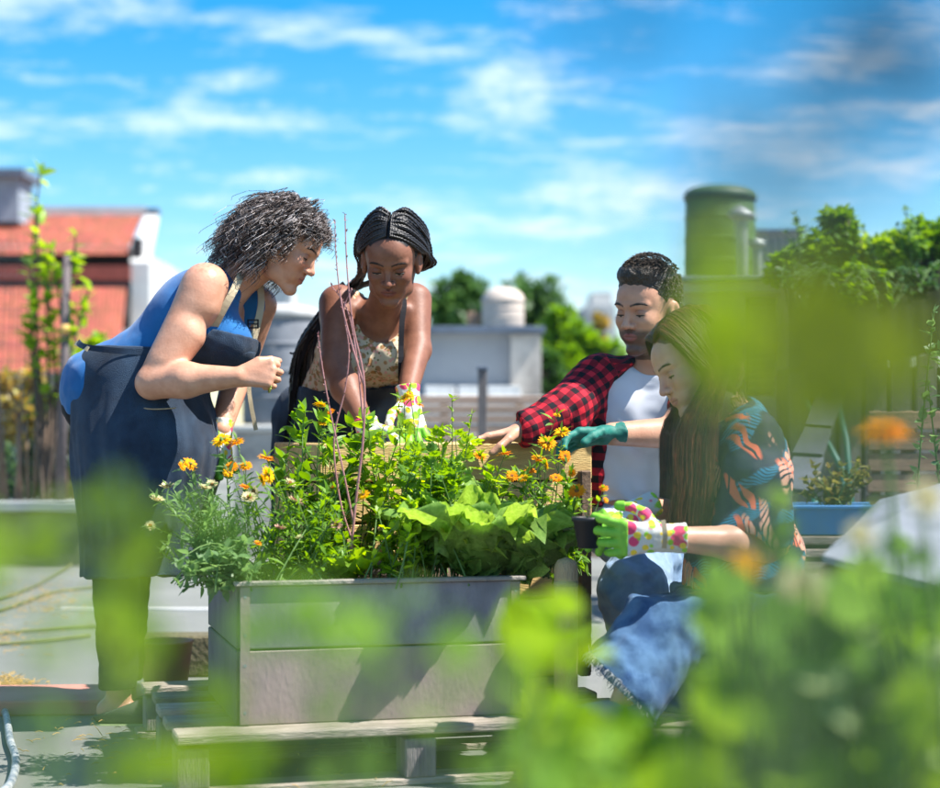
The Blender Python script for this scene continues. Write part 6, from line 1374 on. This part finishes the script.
def leaf_mesh(i, m):
    if (i, m.name) not in LC: LC[i, m.name] = LEAFS[i].copy()
    return LC[i, m.name]
def near_plant(label, base, leaves, m, seed, group=None, name='blurred_plant', srad=.0022, face=.55, stems=True, sm=None, split=0):
    """leaves: (px, py, Y, length m); each leaf is a part on its own petiole"""
    rng = np.random.default_rng(seed); T = thing(name, label, 'plant', base, group); st = []
    if split: leaves = [(x + rng.normal() * s * 520 / Y, y + rng.normal() * s * 420 / Y, Y * rng.uniform(.95, 1.12), s * rng.uniform(.45, .78)) for x, y, Y, s in leaves for _ in range(split)]
    for (px, py, Y, s) in leaves:
        c = P(px, py, Y); d = unit(rng.normal(size=3) * V(1, .5, .7) + V(0, -.15, .25)); n = unit(V(0, -face, .6) + rng.normal(size=3) * .45); l = unit(np.cross(n, d)); u = np.cross(d, l); p0 = c - d * s * .5
        o = obj('leaf', leaf_mesh(rng.integers(0, 5), m), m, T)
        o.matrix_local = Matrix.Translation(Vector(p0 - V(*base))) @ Matrix(((d[0], l[0], u[0]), (d[1], l[1], u[1]), (d[2], l[2], u[2]))).to_4x4() @ Matrix.Scale(s, 4)
        if stems: b0 = V(*base) + V(*(rng.normal(size=2) * .03), 0); st.append((crom([b0, b0 * .5 + p0 * .5 + rng.normal(size=3) * .02, p0 + V(0, .0, -.02), p0], np.linspace(0, 3, 12)), srad * np.linspace(1.2, .5, 12)))
    if st: obj('stems', tubes(st, 5), sm or L_STEM, T, world=True)
    return T
def cloud(x0, y0, x1, y1, Y0, Y1, n, s, seed):
    r = np.random.default_rng(seed); return [(r.uniform(x0, x1), r.uniform(y0, y1), r.uniform(Y0, Y1), s * r.uniform(.65, 1.25)) for _ in range(n)]
def bedp(px, Y, z=.24): p = P(px, 0, Y); p[2] = z; return p
def foreground():
    g = 'blurred plants close in front'
    # sprays rising at the right, so near the lens that they are only soft colour
    near_plant('hugely blurred lime leaf spray beside the long brown hair', bedp(860, .62), [(715, 300, .60, .028), (725, 325, .60, .030), (735, 350, .60, .030), (712, 345, .61, .028), (722, 368, .61, .026), (705, 322, .62, .024), (742, 322, .61, .026), (728, 290, .61, .022), (720, 262, .62, .020), (722, 235, .62, .017), (752, 345, .61, .024), (716, 330, .58, .028), (730, 338, .59, .028), (712, 392, .62, .016), (745, 300, .6, .02)], F_LIME, 1, g, face=1.4, srad=.0007)
    near_plant('hugely blurred olive leaves across the shed roof', bedp(900, .50), [(800, 325, .49, .036), (842, 340, .48, .040), (885, 325, .49, .036), (805, 365, .50, .034), (850, 375, .50, .034), (905, 360, .51, .030), (838, 305, .50, .030), (785, 320, .50, .028), (820, 345, .50, .034), (868, 350, .49, .036), (780, 360, .5, .026), (925, 330, .5, .022)], F_OLIVE, 2, g, face=1.2, srad=.0004, split=3)
    near_plant('hugely blurred dark leaves in the upper right corner of the sky', bedp(1010, .30), [(905, 30, .27, .022), (925, 65, .27, .020), (875, 12, .28, .016), (890, 100, .28, .016), (770, 165, .30, .020), (785, 150, .30, .018), (765, 185, .31, .014), (600, -6, .28, .014), (640, -4, .28, .010), (860, 130, .28, .014), (820, 0, .28, .014), (945, 20, .27, .020), (820, 190, .30, .010), (700, 0, .29, .009)], F_DRY, 3, g, face=1.8, srad=.0005, sm=F_DRY)
    # left side, soft patches
    near_plant('soft lime leaves over the low wall at the left edge', bedp(20, .80), [(5, 520, .78, .034), (50, 545, .76, .034), (20, 572, .80, .028), (84, 512, .80, .018), (-5, 545, .72, .034), (62, 505, .8, .014)], F_LIME2, 4, g, face=1.2, split=3, srad=.0006)
    near_plant('soft green leaves across the navy apron', bedp(120, .78), [(125, 528, .74, .034), (152, 548, .74, .034), (118, 556, .76, .022), (132, 506, .76, .022), (122, 625, .8, .030), (118, 665, .8, .026), (60, 655, .7, .020)], F_LIME2, 5, g, face=1.2, split=3, srad=.0006)
    near_plant('soft bright leaves in front of the left planter corner', bedp(250, .82), [(215, 510, .80, .026), (262, 600, .78, .036), (300, 615, .78, .044), (345, 622, .78, .040), (325, 645, .80, .026), (385, 655, .8, .014), (315, 590, .8, .026), (365, 640, .8, .022)], F_SOFT, 6, g, face=1.2, split=3, srad=.0006)
    near_plant('soft yellowish leaves at the bottom left of the pallet', bedp(230, .78), [(225, 735, .76, .034), (165, 775, .74, .040), (235, 785, .74, .044), (190, 755, .76, .034), (222, 690, .8, .024), (250, 760, .8, .03)], F_LIME2, 7, g, face=1.2, split=3, srad=.0006)
    near_plant('soft leaves in front of the bottom right planter panel', bedp(450, .96), [(440, 600, .96, .022), (465, 630, .94, .026), (515, 665, .96, .028), (500, 700, .94, .022), (490, 770, .94, .026), (520, 720, .95, .028)], F_SOFT, 8, g, face=1.2, split=3, srad=.0006)
    # the dense clump at the lower right
    k = 0
    for (x0, y0, x1, y1, Y0, Y1, n, s, m, lab) in (
        (515, 600, 582, 790, 1.40, 1.6, 38, .050, F_LIME2, 'blurred upright plant in front of the round stake'),
        (600, 715, 690, 800, 1.45, 1.6, 34, .046, F_MID, 'blurred leafy plant below the frayed jeans'),
        (690, 665, 790, 800, 1.62, 1.74, 46, .050, F_DEEP2, 'blurred dark leafy plant in front of the kneeling woman'),
        (780, 610, 870, 800, 1.62, 1.74, 46, .050, F_DEEP2, 'blurred dark plant below the red box'),
        (850, 600, 960, 800, 1.60, 1.74, 52, .052, F_DEEP2, 'blurred dark leafy plant in the bottom right corner'),
        (700, 580, 800, 700, 1.40, 1.58, 30, .050, F_SOFT, 'blurred lighter tuft in front of the blouse hem'),
        (700, 680, 790, 800, 1.35, 1.5, 26, .052, F_LIME2, 'blurred yellow green sprig low in front of the kneeling woman'),
        (785, 590, 870, 700, 1.40, 1.55, 34, .054, F_SOFT, 'blurred pale sprig just below the white lid'),
        (780, 690, 880, 800, 1.35, 1.5, 32, .054, F_MID, 'blurred mid green sprig low below the red box'),
        (865, 590, 955, 690, 1.38, 1.55, 34, .054, F_MID, 'blurred green sprig at the right edge below the white lid'),
        (870, 690, 960, 800, 1.32, 1.5, 32, .056, F_LIME2, 'blurred yellow green sprig in the bottom right corner'),
        (600, 770, 720, 830, 1.2, 1.35, 22, .046, F_LIME2, 'blurred low lime leaves along the bottom edge'),
        (490, 740, 620, 800, 1.15, 1.3, 12, .042, F_SOFT, 'blurred pale leaves near the bottom centre')):
        k += 1; near_plant(lab, bedp((x0 + x1) / 2, (Y0 + Y1) / 2), cloud(x0, y0, x1, y1, Y0, Y1, n, s, 60 + k), m, 80 + k, g, srad=.0018)
    near_plant('blurred pale sunlit leaves by the white and yellow flower', bedp(800, 1.55), cloud(770, 565, 850, 640, 1.45, 1.6, 16, .045, 99), F_PALE, 99, g, srad=.0016)
    near_plant('soft green leaves across the lower middle of the planter', bedp(360, .98), [(330, 700, .96, .026), (370, 640, .96, .022), (300, 760, .94, .030), (370, 775, .95, .028), (430, 700, .96, .022), (455, 640, .95, .026), (90, 600, .9, .022), (60, 740, .9, .024)], F_SOFT, 97, g, face=1.2, split=3, srad=.0007)
    near_plant('blurred pale highlights among the leaves in the bottom right corner', bedp(880, 1.4), cloud(800, 630, 950, 780, 1.35, 1.5, 30, .032, 98), F_PALE, 98, g, srad=.001)
    # blurred marigolds in front
    def nf(label, px, py, Y, r, m, seed, n=(0, -.6, .8), lv=()):
        b = bedp(px, Y); T = near_plant(label, b, [(px + dx, py + dy, Y, s) for dx, dy, s in lv], F_SOFT, seed, 'blurred flowers close in front', 'blurred_flower'); T['category'] = 'flower'; c = P(px, py, Y)
        w = crom([b, b * .5 + c * .5 + V(.02, 0, 0), c], np.linspace(0, 2, 12)); obj('stem', tubes([(w, np.full(12, .0035))], 6), L_STEM, T, world=True); flower(T, c, n, r * Y / FPX, m, 3)
    nf('blurred bright orange marigold head in front of the upright pallet', 885, 433, 1.9, 27, P_ORANGE, 1, (0, -.25, .9), ((-12, 70, .03), (10, 110, .035)))
    nf('blurred pale yellow flower head low at the right edge', 927, 498, 1.35, 20, P_PALE, 2, (0, -.8, .4), ((-10, 60, .04), (-25, 90, .05), (-40, 50, .04)))
    nf('blurred green bud beside the palm print sleeve', 778, 498, 1.6, 16, L_LIGHT, 3, (0, -.6, .7), ((6, 30, .03), (-8, 45, .03), (14, 60, .035)))
    nf('blurred white and yellow flower in front of the kneeling woman', 800, 590, 1.45, 24, P_PALE, 4, (0, -.9, .3), ((14, 40, .04), (-20, 30, .04)))
    nf('blurred small yellow flower under the blouse sleeve', 745, 565, 1.5, 16, P_YEL, 5, (.1, -.8, .4), ((14, 40, .04),))
    nf('blurred orange marigold head low in the bottom right leaves', 868, 690, 1.5, 15, P_ORANGE, 7, (0, -.8, .4), ((14, 40, .04),))
    nf('blurred yellow flower head right of the frayed jeans', 722, 655, 1.55, 12, P_YEL, 8, (0, -.8, .5), ((14, 40, .04),))
    nf('blurred pale bud next to the blue tray', 860, 535, 1.5, 15, P_PALE, 6, (.1, -.8, .4), ((14, 40, .05), (-18, 35, .05)))
foreground()
woman_curls(); woman_braids(); man(); young_woman()
